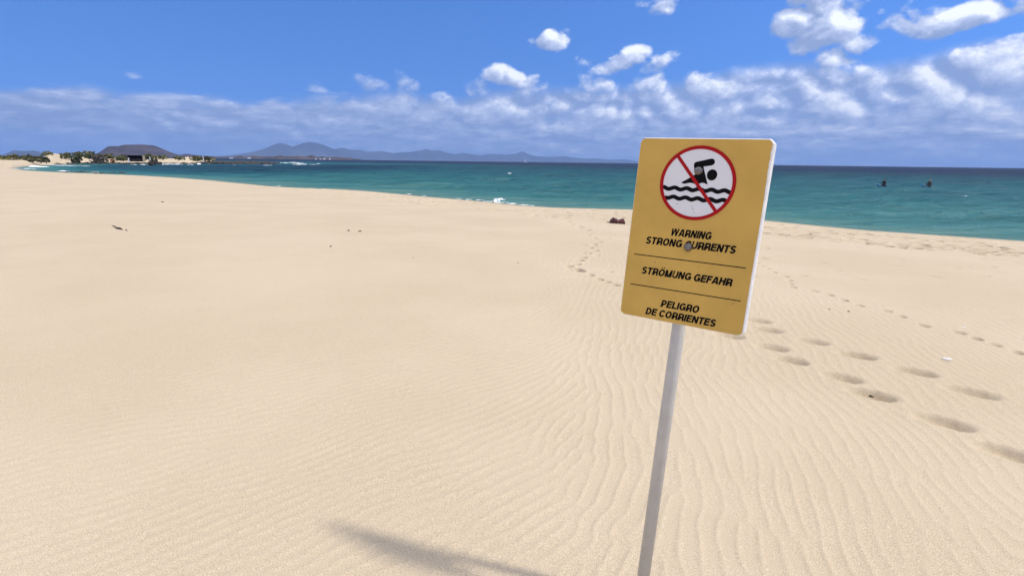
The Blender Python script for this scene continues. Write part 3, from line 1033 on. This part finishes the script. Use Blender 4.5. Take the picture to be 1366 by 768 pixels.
def surfer(px, py, yaw, lean, label, blabel, hair, sit=0.16):
    p = gnd(px, py, SEA)
    nose = []
    board = empty('surfboard', (p[0], p[1], SEA + .0), label=blabel, cat='surfboard', group='blue surfboards')
    board.rotation_euler = (0, R(9), yaw)
    bm = bmesh.new()
    n = 18
    rings = []
    L = 2.2
    for i in range(n):
        u = i / (n - 1)
        x = (u - .55) * L
        wd = .29 * (math.sin(math.pi * min(1, (u * .94 + .05))) ** .62) + .01
        rock = .16 * max(0, (.35 - u) / .35) ** 2 + .03 * max(0, (u - .8) / .2) ** 2
        ring = []
        for k in range(10):
            a_ = 2 * math.pi * k / 10
            ring.append(bm.verts.new((x, math.cos(a_) * wd, math.sin(a_) * .04 + rock)))
        rings.append(ring)
    for a_, b_ in zip(rings[:-1], rings[1:]):
        for k in range(10):
            bm.faces.new((a_[k], a_[(k + 1) % 10], b_[(k + 1) % 10], b_[k]))
    bm.faces.new(rings[0]); bm.faces.new(rings[-1])
    link('deck', from_bm(bm, 'deck'), board_m, board, smooth=True)
    boxes('fin', [(.78, .92, -.012, .012, -.18, .0)], board_m, board)
    man = empty('person', (p[0], p[1], SEA), label=label, cat='person', group='surfers waiting in the water')
    man.rotation_euler = (0, 0, yaw + R(32))
    cl, sl = math.cos(lean), math.sin(lean)
    up = lambda x, z: (x * cl + z * sl, x * -sl + z * cl)      # lean the trunk backwards about the hips (towards +x)
    hz = sit
    pts_, rad_, ed = [], [], []

    def vtx(x, y, z, r1):
        pts_.append((x, y, z)); rad_.append(r1); return len(pts_) - 1

    def trunk(x, y, z, r1):
        a_, c_ = up(x, z)
        return vtx(a_ + .2, y, c_ + hz, r1)
    pel = trunk(0, 0, 0, .135)
    wst = trunk(0, 0, .20, .15); ch = trunk(-.01, 0, .40, .19); nk = trunk(-.01, 0, .56, .065); hd = trunk(-.02, 0, .68, .10); tp = trunk(-.02, 0, .79, .085)
    ed += [(pel, wst), (wst, ch), (ch, nk), (nk, hd), (hd, tp)]
    for s in (-1, 1):
        sh = trunk(-.01, s * .19, .47, .065); elb = trunk(-.10, s * .27, .22, .048); wr = trunk(-.30 + .28 * (lean > .3), s * .20, .03, .036); hn = trunk(-.38 + .42 * (lean > .3), s * .19, -.02, .036)
        ed += [(ch, sh), (sh, elb), (elb, wr), (wr, hn)]
        hp_ = vtx(.14, s * .14, hz - .02, .10); kn = vtx(-.28, s * .36, hz - .04, .07); an = vtx(-.22, s * .38, hz - .42, .048); ft = vtx(-.38, s * .39, hz - .48, .04)
        ed += [(pel, hp_), (hp_, kn), (kn, an), (an, ft)]
    me_ = bpy.data.meshes.new('body')
    me_.from_pydata(pts_, ed, [])
    o = link('body', me_, wetsuit, man)
    sk = o.modifiers.new('skin', 'SKIN')
    for i, v in enumerate(me_.skin_vertices[0].data):
        v.radius = (rad_[i], rad_[i] * (.8 if i in (pel, wst, ch) else 1))
        v.use_root = i == pel
    sd = o.modifiers.new('sub', 'SUBSURF'); sd.levels = 1; sd.render_levels = 2
    # face and hair sit on the head
    fx, fz = up(-.055, .68)
    hx, hzz = up(.01, .73)
    bm = bmesh.new()
    bmesh.ops.create_uvsphere(bm, u_segments=12, v_segments=10, radius=.092, matrix=Matrix.Translation((fx + .2, 0, fz + hz)) @ Matrix.Diagonal((.85, .82, 1.12, 1)))
    bmesh.ops.create_cone(bm, cap_ends=True, segments=6, radius1=.022, radius2=.004, depth=.05, matrix=Matrix.Translation((fx + .115, 0, fz + hz - .01)) @ Matrix.Rotation(R(-90), 4, 'Y'))
    link('face', from_bm(bm, 'face'), skin_m, man, smooth=True)
    bm = bmesh.new()
    bmesh.ops.create_icosphere(bm, subdivisions=3, radius=.125, matrix=Matrix.Translation((hx + .2, 0, hzz + hz)) @ Matrix.Diagonal((.95, .9, .95, 1)))
    for v in bm.verts:
        v.co += Vector((random.uniform(-.01, .01), random.uniform(-.01, .01), random.uniform(-.012, .012)))
        if v.co.z < hzz + hz: v.co.z -= .06 if v.co.x > hx + .2 else 0
    link('hair', from_bm(bm, 'hair'), hair, man)


surfer(1178, 249.3, R(14), R(3), 'person in a black wetsuit sitting upright on a blue surfboard', 'blue surfboard under the upright surfer, left of two', hair_m)
surfer(1238, 249.8, R(8), R(20), 'person in a black wetsuit leaning back on a board, fair hair', 'blue surfboard under the surfer who leans back', blond_m)

# ------------------------------------------------------------------ things lying on the sand
red_m = mat('red_rock', (0.085, 0.020, 0.018), 0.55, var=0.7, vscale=9, bump=0.6, bscale=14)
brown_m = mat('dry_weed', (0.045, 0.028, 0.018), 0.85, var=0.5, vscale=40)
shell_m = mat('shell', (0.82, 0.80, 0.76), 0.5)

p = gnd(823, 299.0, -.4)
p[2] = height_at(p[0], p[1])
wd = 19 / F * p[1]
me = rock_mesh('rock', 81, 3, (wd * .40, wd * .34, wd * .46), .3)
me2 = rock_mesh('lobe', 84, 3, (wd * .30, wd * .30, wd * .36), .35)
me.transform(Matrix.Translation((-wd * .14, 0, 0)))
me2.transform(Matrix.Translation((wd * .26, -.03, -wd * .02)))
bm = bmesh.new(); bm.from_mesh(me); bm.from_mesh(me2); bm.to_mesh(me); bm.free(); bpy.data.meshes.remove(me2)
o = link('rock', me, red_m, label='dark red brown rounded rock on the sand left of the sign', cat='rock')
o.location = (p[0], p[1], p[2] + wd * .10)
# small lobe broken off beside it
def pebble(px, py, wpx, hpx, material, name, label, cat, group=None, seed=1, lift=.3):
    p = gnd(px, py, 0)
    for _ in range(4):
        p = gnd(px, py, height_at(p[0], p[1]))
    d = math.hypot(p[0], p[1])
    w = wpx / F * d
    me = rock_mesh(name, seed, 2, (w / 2, w / 2 * .7, max(w * .22, hpx / F * d * .5)), .5)
    o = link(name, me, material, label=label, cat=cat, group=group)
    o.location = (p[0], p[1], height_at(p[0], p[1]) + w * lift * .3)
    o.rotation_euler = (0, 0, seed)
    return o


pebble(811, 296.5, 5, 2, brown_m, 'seaweed_clump', 'brown scrap of dried weed touching the left side of the red rock', 'seaweed', None, 3, .1)
pebble(833, 299, 3, 1.5, brown_m, 'seaweed_clump', 'brown scrap of dried weed at the right foot of the red rock', 'seaweed', None, 4, .1)
pebble(465, 308.0, 5, 1.6, brown_m, 'stone', 'small dark stone in mid beach, left one of a close pair', 'stone', 'small dark stones', 5)
pebble(480, 308.8, 5, 1.6, brown_m, 'stone', 'small dark stone in mid beach, right one of a close pair', 'stone', 'small dark stones', 6)
pebble(441, 329.0, 3, 2, brown_m, 'stone', 'small dark stone alone below the close pair', 'stone', 'small dark stones', 7)
pebble(565, 329.6, 1.6, 1, brown_m, 'stone', 'tiny stone alone right of the close pair', 'stone', 'small dark stones', 8)
pebble(551, 344, 1.6, 1, brown_m, 'stone', 'tiny stone alone in the middle of the pale sand', 'stone', 'small dark stones', 9)
pebble(691, 351, 1.8, 1, brown_m, 'stone', 'tiny stone halfway between the pair and the sign', 'stone', 'small dark stones', 10)
pebble(1162, 526.4, 7, 2.6, brown_m, 'stone', 'dark stone lying in a footprint right of the pole', 'stone', 'small dark stones', 11, -.6)
pebble(1263, 480.2, 9, 2, shell_m, 'shell', 'larger white shell on the rippled sand by the footprints', 'shell', 'white shells', 12)
pebble(1286, 436.6, 4, 2, shell_m, 'shell', 'smaller white shell farther up by the line of dark footprints', 'shell', 'white shells', 13)
pebble(1106.5, 412.5, 3.5, 1.4, brown_m, 'stone', 'small dark stone near the line of dark footprints', 'stone', 'small dark stones', 14)
pebble(1132, 415.4, 3, 1.4, brown_m, 'stone', 'small dark stone beside the line of dark footprints, right of another', 'stone', 'small dark stones', 15)
pebble(217, 269.6, 3, 1.2, brown_m, 'stone', 'tiny dark stone far left up the beach', 'stone', 'small dark stones', 16)


def tube_px(pxs, radii, lift=0.01, seg=7):
    V, Fc = [], []
    P = []
    for x, y in pxs:
        p = gnd(x, y, 0)
        for _ in range(3):
            p = gnd(x, y, height_at(p[0], p[1]))
        P.append(Vector((p[0], p[1], p[2] + lift)))
    for i, c_ in enumerate(P):
        d = (P[min(i + 1, len(P) - 1)] - P[max(i - 1, 0)]).normalized()
        s_ = d.cross(Vector((0, 0, 1))).normalized(); u_ = s_.cross(d)
        for k in range(seg):
            a_ = 2 * math.pi * k / seg
            V.append(c_ + (s_ * math.cos(a_) + u_ * math.sin(a_)) * radii[i])
    for i in range(len(P) - 1):
        for k in range(seg):
            Fc.append((i * seg + k, i * seg + (k + 1) % seg, (i + 1) * seg + (k + 1) % seg, (i + 1) * seg + k))
    Fc.append(tuple(range(seg))); Fc.append(tuple((len(P) - 1) * seg + k for k in range(seg)))
    return V, Fc


V, Fc = tube_px([(149.5, 301.6), (152.5, 302.2), (154.5, 303.8), (157, 305.2), (160, 305.6), (163.5, 306.6)], [.006, .012, .014, .026, .032, .008], .008)
link('driftwood', pyd('driftwood', V, Fc), brown_m, smooth=True, label='dark bent stick of driftwood on the bare sand at left', cat='driftwood')
V, Fc = tube_px([(167.2, 306.4), (168.6, 307.2), (170, 308)], [.006, .014, .005], .004)
link('seaweed_clump', pyd('seaweed_clump', V, Fc), brown_m, smooth=True, label='dark scrap just right of the bent driftwood stick', cat='seaweed')

# ------------------------------------------------------------------ the warning sign
TL = Vector((0.42784009, 1.78662526, 1.67996427))
XA = Vector((0.85150488, -0.52387862, -0.0221503)).normalized()
YA = Vector((0.07158411, 0.07351233, 0.9947219))
YA = (YA - XA * YA.dot(XA)).normalized()
NA = XA.cross(YA)                            # out of the face, towards the viewer
base = TL + XA * 0.196 - YA * 1.66 - NA * 0.045
base.z = 0.0
sign = empty('warning_sign', tuple(base), label='yellow warning sign about strong currents leaning on a grey pole in the sand', cat='sign')
FR = Matrix(((XA.x, YA.x, NA.x, TL.x), (XA.y, YA.y, NA.y, TL.y), (XA.z, YA.z, NA.z, TL.z), (0, 0, 0, 1)))
FR = Matrix.Translation(-base) @ FR          # face frame: x right, y up, z out, origin at the top left corner of the yellow film


def on_face(name, me, material, smooth=False, parent=None, **kw):
    me.transform(FR)
    return link(name, me, material, parent or sign, smooth=smooth, **kw)


film_m = mat('yellow_film', (0.63, 0.40, 0.098), 0.55, spec=0.15, var=0.07, vscale=7)
board_w = mat('white_board', (0.80, 0.80, 0.79), 0.6, var=0.08, vscale=30, bump=0.25, bscale=90)
white_p = mat('white_print', (0.78, 0.78, 0.80), 0.5)
red_p = mat('red_print', (0.40, 0.010, 0.014), 0.6, spec=0.12)
black_p = mat('black_print', (0.006, 0.006, 0.007), 0.7, spec=0.08)
steel = mat('dull_steel', (0.22, 0.20, 0.19), 0.38, metal=0.8, var=0.25, vscale=120)
rust = mat('rust_speck', (0.24, 0.12, 0.045), 0.9)
pole_m = mat('grey_painted_steel', (0.50, 0.49, 0.46), 0.38, spec=0.5, var=0.07, vscale=14, bump=0.1, bscale=200)

# board: a plate with rounded white edges, the yellow film on its flat face
def outline(l, r, t_, b_, c, k=3):
    """chamfered rectangle, mm -> m, counter-clockwise"""
    x0, x1, y1, y0 = -l / 1000, .4 + r / 1000, t_ / 1000, -.6 - b_ / 1000
    P = []
    for (cx, cy, p0, p1) in ((x0, y0, (x0, y0 + c), (x0 + c, y0)), (x1, y0, (x1 - c, y0), (x1, y0 + c)), (x1, y1, (x1, y1 - c), (x1 - c, y1)), (x0, y1, (x0 + c, y1), (x0, y1 - c))):
        for i in range(k + 1):
            s_ = i / k
            lin = (p0[0] * (1 - s_) + p1[0] * s_, p0[1] * (1 - s_) + p1[1] * s_)
            bz = ((1 - s_) ** 2 * p0[0] + 2 * s_ * (1 - s_) * cx + s_ ** 2 * p1[0], (1 - s_) ** 2 * p0[1] + 2 * s_ * (1 - s_) * cy + s_ ** 2 * p1[1])
            P.append((lin[0] * .85 + bz[0] * .15, lin[1] * .85 + bz[1] * .15))
    return P


loops = [(outline(0.2, 0.2, 0.2, 0.2, .0135), -.0006), (outline(1.4, 3.8, 1.6, 1.2, .0140), -.0022), (outline(2.4, 6.8, 2.8, 2.0, .0150), -.0065), (outline(2.8, 8.4, 3.2, 2.4, .0155), -.012),
         (outline(2.8, 8.4, 3.2, 2.4, .0155), -.019), (outline(1.6, 7, 1.6, 1.6, .015), -.0225)]
bm = bmesh.new()
rings = [[bm.verts.new((x, y, z)) for x, y in P] for P, z in loops]
for a_, b_ in zip(rings[:-1], rings[1:]):
    n = len(a_)
    for k in range(n):
        bm.faces.new((a_[k], a_[(k + 1) % n], b_[(k + 1) % n], b_[k]))
bm.faces.new(rings[0]); bm.faces.new(list(reversed(rings[-1])))
on_face('board', from_bm(bm, 'board'), board_w)


def poly_mesh(name, polys, z0=0.0, thick=0.00025, dz=0.0):
    """flat prints: each polygon (mm, y down) becomes a thin plate"""
    bm = bmesh.new()
    for i, P in enumerate(polys):
        z = z0 + i * dz
        A_ = [bm.verts.new((x / 1000, -y / 1000, z + thick)) for x, y in P]
        B_ = [bm.verts.new((x / 1000, -y / 1000, z)) for x, y in P]
        n = len(P)
        bmesh.ops.triangle_fill(bm, edges=[bm.edges.new((A_[k], A_[(k + 1) % n])) for k in range(n)], use_beauty=True)
        for k in range(n):
            bm.faces.new((A_[k], A_[(k + 1) % n], B_[(k + 1) % n], B_[k]))
    return from_bm(bm, name)


# the film, with a slightly torn right edge near the top
film = []
q = random.Random(4)
O = [(0, 14), (4, 6), (8, 2.5), (14, 0), (388, 0)]
O += [(393, 3), (398, 8), (399.5, 14)]
y = 20
while y < 160:
    O.append((399.5 - q.uniform(0, 2.6) * (1 if y < 110 else .4), y)); y += q.uniform(4, 9)
O += [(400, 170), (400, 588), (397, 594), (391, 598), (386, 600), (14, 600), (8, 597.5), (3, 593), (0, 587)]
on_face('yellow_film', poly_mesh('yellow_film', [O], -.0004, .0006), film_m)

CX, CY, RO, RI = 198.6, 137.5, 117.2, 106.5


def circ(cx, cy, rx, ry=None, n=72):
    ry = ry or rx
    return [(cx + rx * math.cos(2 * math.pi * k / n), cy + ry * math.sin(2 * math.pi * k / n)) for k in range(n)]


symbol = on_face('prohibition_symbol', poly_mesh('prohibition_symbol', [circ(CX, CY, RI + 4)], .0003), white_p)
bm = bmesh.new()
n = 96
a_, b_, a2, b2 = [[bm.verts.new(((CX + r_ * math.cos(2 * math.pi * k / n)) / 1000, -(CY + r_ * math.sin(2 * math.pi * k / n)) / 1000, z_)) for k in range(n)] for r_, z_ in ((RO, .0017), (RI, .0017), (RO, .0003), (RI, .0003))]
for k in range(n):
    j = (k + 1) % n
    bm.faces.new((a_[k], a_[j], b_[j], b_[k])); bm.faces.new((a_[k], a2[k], a2[j], a_[j])); bm.faces.new((b_[k], b_[j], b2[j], b2[k]))
on_face('ring', from_bm(bm, 'ring'), red_p, parent=symbol)
sl = math.atan2(224 - 53, 271 - 127)
ux, uy = math.cos(sl), math.sin(sl)
mxx, myy = 198.8, 138.6
hl, hw = 110, 5.2
on_face('slash', poly_mesh('slash', [[(mxx - ux * hl - uy * hw, myy - uy * hl + ux * hw), (mxx + ux * hl - uy * hw, myy + uy * hl + ux * hw), (mxx + ux * hl + uy * hw, myy + uy * hl - ux * hw), (mxx - ux * hl + uy * hw, myy - uy * hl - ux * hw)]], .0010), red_p, parent=symbol)


def thick_line(P, t):
    """polyline centre line (mm) -> outline with mitred joins"""
    L_, R_ = [], []
    n = len(P)
    for i in range(n):
        d0 = np.array(P[i]) - np.array(P[i - 1]) if i > 0 else None
        d1 = np.array(P[i + 1]) - np.array(P[i]) if i < n - 1 else None
        d0 = d1 if d0 is None else d0; d1 = d0 if d1 is None else d1
        d0 = d0 / np.linalg.norm(d0); d1 = d1 / np.linalg.norm(d1)
        n0 = np.array([-d0[1], d0[0]]); n1 = np.array([-d1[1], d1[0]])
        mm = n0 + n1; mm /= np.linalg.norm(mm)
        k = t / 2 / max(.35, mm @ n0)
        L_.append(tuple(np.array(P[i]) + mm * k)); R_.append(tuple(np.array(P[i]) - mm * k))
    return L_ + R_[::-1]


arm = []
for k in range(9):                                          # rounded hand end
    th = -math.pi / 2 - R(12) + math.pi * k / 8
    arm.append((234.0 + 10.6 * math.cos(th), 70.2 + 10.6 * math.sin(th)))
arm += [(212, 85), (216.5, 98), (222, 112), (232.6, 140)]
belly = [(226, 137.6), (221, 135.9), (216, 135.4), (211, 136.6), (205, 139.0), (200, 140.4), (195, 140.3), (189, 138.8), (184, 137.7), (178, 137.2), (173, 137.8), (168, 139.4), (163, 140.8), (158, 141.2), (154, 140.2), (149.8, 137.6)]
swim = arm + belly + [(165, 128), (179, 118.2), (190, 110.4), (187.5, 100), (184, 90), (181.8, 80), (182.5, 75.5), (186, 72.2), (191, 70.4)]
on_face('swimmer_figure', poly_mesh('swimmer_figure', [swim, circ(241.4, 109.6, 15.6, 17.2, 40)], .0007), black_p, parent=symbol)


def wave(y0, xa, xb, ph):
    return thick_line([(xa + (xb - xa) * i / 60, y0 + 2.9 * math.cos(2 * math.pi * ((xa + (xb - xa) * i / 60) - ph) / 38.4)) for i in range(61)], 12.8)


for y0, ph in ((157.6, 112), (187.0, 112)):
    hx_ = math.sqrt(RI ** 2 - (y0 - CY) ** 2)
    on_face('wave', poly_mesh('wave', [wave(y0, CX - hx_ - 1.5, CX + hx_ + 1.5, ph)], .0007), black_p, parent=symbol)

# ---- lettering: strokes of a bold grotesque, built letter by letter
T = 0.225
Hh = T / 2


def arc(cx, cy, rx, ry, a0, a1, n=14):
    return [(cx + rx * math.cos(R(a0 + (a1 - a0) * i / n)), cy + ry * math.sin(R(a0 + (a1 - a0) * i / n))) for i in range(n + 1)]


def para(x0, x1, y0=0.0, y1=1.0, w_=None):
    """slanted stroke cut level: centre x0 at y0, x1 at y1"""
    sl_ = math.hypot(x1 - x0, y1 - y0) / abs(y1 - y0)
    h_ = (w_ or T) * sl_ / 2 * .93
    return ('poly', [(x0 - h_, y0), (x0 + h_, y0), (x1 + h_, y1), (x1 - h_, y1)])


def glyph(c):
    t = T; h = Hh
    L_ = lambda *p: ('line', list(p))
    if c == 'I': return t, [L_((h, 0), (h, 1))]
    if c == 'L': return .55, [L_((h, 1), (h, h), (.55, h))]
    if c == 'T': return .62, [L_((0, 1 - h), (.62, 1 - h)), L_((.31, 0), (.31, 1 - t + .01))]
    if c == 'E': return .62, [L_((.62, 1 - h), (h, 1 - h), (h, h), (.62, h)), L_((t - .01, .52), (.585, .52))]
    if c == 'F': return .58, [L_((.58, 1 - h), (h, 1 - h), (h, 0)), L_((t - .01, .51), (.53, .51))]
    if c == 'H': return .70, [L_((h, 0), (h, 1)), L_((.70 - h, 0), (.70 - h, 1)), L_((t - .01, .53), (.70 - t + .01, .53))]
    if c == 'N': return .71, [L_((h, 0), (h, 1)), L_((.71 - h, 0), (.71 - h, 1)), para(.71 - h - .02, h + .02, w_=T * 1.02)]
    if c == 'M': return .85, [L_((h, 0), (h, 1)), L_((.85 - h, 0), (.85 - h, 1)), para(.425 - .03, h + .02, w_=T * .95), para(.425 + .03, .85 - h - .02, w_=T * .95)]
    if c == 'W': return 1.0, [para(.26, .09, w_=T * .98), para(.26, .475, w_=T * .9), para(.74, .525, w_=T * .9), para(.74, .91, w_=T * .98)]
    if c == 'A': return .74, [para(.09, .325), para(.65, .415), L_((.2, .29), (.54, .29))]
    if c in 'RP':
        lo = .46 if c == 'R' else .42
        cy = (1 - h + lo) / 2; ry = (1 - h - lo) / 2
        w_ = .70 if c == 'R' else .66
        s_ = [L_((h, 0), (h, 1 - h), (w_ - .30, 1 - h), *arc(w_ - .30, cy, .30 - h - .01, ry, 84, -84), (w_ - .30, lo), (t - .01, lo))]
        if c == 'R': s_.append(('line', [(.40, lo), *arc(.43, lo - .16, .17, .15, 80, 0, 6), (.61, .12), (.635, 0)]))
        return w_, s_
    if c == 'D': return .70, [L_((h, 0), (h, 1 - h), (.33, 1 - h), *arc(.33, .5, .37 - h, .5 - h, 86, -86), (.33, h), (t - .01, h))]
    if c in 'OÖ':
        s_ = [('line', arc(.39, .5, .39 - h, .515 - h, 90, 450 - .01, 40))]
        if c == 'Ö': s_ += [('poly', [(.17, 1.12), (.32, 1.12), (.32, 1.27), (.17, 1.27)]), ('poly', [(.46, 1.12), (.61, 1.12), (.61, 1.27), (.46, 1.27)])]
        return .78, s_
    if c == 'C': return .74, [('line', arc(.385, .5, .385 - h, .515 - h, 34, 326, 30))]
    if c == 'G': return .77, [('line', arc(.385, .5, .385 - h, .515 - h, 36, 318, 30) + [(.77 - h, .20), (.77 - h, .42)]), L_((.42, .45), (.77, .45))]
    if c == 'S': return .66, [('line', arc(.33, .71, .33 - h - .015, .305 - h, 22, 262, 18) + arc(.33, .29, .33 - h, .305 - h, 82, -158, 18))]
    if c == 'U': return .70, [('line', [(h, 1), (h, .36), *arc(.35, .36, .35 - h, .375 - h, 180, 360, 18), (.70 - h, .36), (.70 - h, 1)])]
    return .3, []


def text_line(s, x0, x1, ybase, cap, shear=.19):
    """polygons in mm for a line fitted between x0 and x1"""
    gap = .06
    total = 0
    for c in s:
        total += .27 if c == ' ' else glyph(c)[0] + gap
    total -= gap
    sx = (x1 - x0 - shear * cap) / (total * cap)
    polys = []
    cx = 0
    for c in s:
        if c == ' ':
            cx += .27
            continue
        w_, st = glyph(c)
        for kind, P in st:
            if kind == 'line':
                closed = math.dist(P[0], P[-1]) < .02 and len(P) > 20
                if closed:
                    h_ = T / 2
                    for k in range(len(P) - 1):         # ring as quads in two halves
                        pass
                    mid_ = len(P) // 2
                    polys_ = [thick_line(P[:mid_ + 1], T), thick_line(P[mid_:], T)]
                else:
                    polys_ = [thick_line(P, T)]
            else:
                polys_ = [P]
            for Q in polys_:
                polys.append([(x0 + ((cx + x) * sx + shear * y) * cap, ybase - y * cap) for x, y in Q])
        cx += w_ + gap
    return polys


for s, x0, x1, yb, cap in [('WARNING', 136.6, 269.5, 311.2, 24.2), ('STRONG CURRENTS', 57, 347.2, 346.3, 24.4), ('STRÖMUNG GEFAHR', 56, 351.4, 449.4, 24.0),
                           ('PELIGRO', 136, 264.5, 552.4, 24.2), ('DE CORRIENTES', 88.1, 321.6, 587.0, 24.0)]:
    on_face('lettering', poly_mesh('lettering', text_line(s, x0, x1, yb, cap), .0003, .0002, .00002), black_p)
for y0 in (386.6, 491.0):
    on_face('divider_line', poly_mesh('divider_line', [[(23.5, y0 - 1.5), (381, y0 - 1.9), (381, y0 + 1.1), (23.5, y0 + 1.5)]], .0003), black_p)
# rust specks and little scratches in the film
q = random.Random(9)
sp_ = [(100, 405.5, 1.6), (241.8, 401, 1.5), (360.5, 503, 2.2), (161.3, 280.8, 1.4), (183, 353.1, 1.3), (292.9, 353.9, 1.5), (263, 460.5, 1.2), (296.5, 59.3, 1.2)]
for x, y, r_ in sp_:
    on_face('rust_speck', poly_mesh('rust_speck', [[(x + r_ * math.cos(k * .9) * q.uniform(.6, 1.2), y + r_ * math.sin(k * .9) * q.uniform(.7, 1.4)) for k in range(7)]], .0003), rust)
for x, y, r_ in [(145.9, 206.9, 1.8), (197.7, 219.2, 2.0), (194, 211.2, 1.5), (202.8, 230, 1.4)]:
    on_face('rust_speck', poly_mesh('rust_speck', [[(x + r_ * math.cos(k * .9) * q.uniform(.6, 1.2), y + r_ * math.sin(k * .9) * q.uniform(.7, 1.4)) for k in range(7)]], .0008), rust, parent=symbol)
# dome headed bolts
for bx, by in ((199.0, 98.5), (199.5, 342.5)):
    bm = bmesh.new()
    n = 28
    prof = [(13.6, 0), (13.4, 1.8), (12.4, 4.2), (10.2, 6.6), (6.8, 8.4), (3.2, 9.2)]
    rings = [[bm.verts.new(((bx + r_ * math.cos(2 * math.pi * k / n)) / 1000, (-by + r_ * math.sin(2 * math.pi * k / n)) / 1000, .0012 + z_ / 1000)) for k in range(n)] for r_, z_ in prof]
    for a_, b_ in zip(rings[:-1], rings[1:]):
        for k in range(n):
            bm.faces.new((a_[k], a_[(k + 1) % n], b_[(k + 1) % n], b_[k]))
    bm.faces.new(rings[-1])
    on_face('bolt', from_bm(bm, 'bolt'), steel, smooth=True)
# pole behind the board, down into the sand
bm = bmesh.new()
n = 40
yt, yb = -.04, -1.92
prof = [(.0200, yt), (.0225, yt - .002), (.0225, yb)]
rings = [[bm.verts.new((.196 + r_ * math.cos(2 * math.pi * k / n), y_, -.0455 + r_ * math.sin(2 * math.pi * k / n))) for k in range(n)] for r_, y_ in prof]
for a_, b_ in zip(rings[:-1], rings[1:]):
    for k in range(n):
        bm.faces.new((a_[k], a_[(k + 1) % n], b_[(k + 1) % n], b_[k]))
bm.faces.new(rings[0]); bm.faces.new(rings[-1])
on_face('pole', from_bm(bm, 'pole'), pole_m, smooth=True)

# ------------------------------------------------------------------ the air: even thin haze over everything
hz = bpy.data.materials.new('thin_haze')
hz.use_nodes = True
t = hz.node_tree
t.nodes.clear()
pv = t.nodes.new('ShaderNodeVolumePrincipled')
pv.inputs['Color'].default_value = (0.33, 0.54, 1.0, 1)
pv.inputs['Density'].default_value = 6.0e-5
pv.inputs['Anisotropy'].default_value = 0.0
om = t.nodes.new('ShaderNodeOutputMaterial')
t.links.new(pv.outputs[0], om.inputs['Volume'])
boxes('haze', [(-26000, 26000, -26000, 26000, -47, 1000)], hz, kind='stuff')
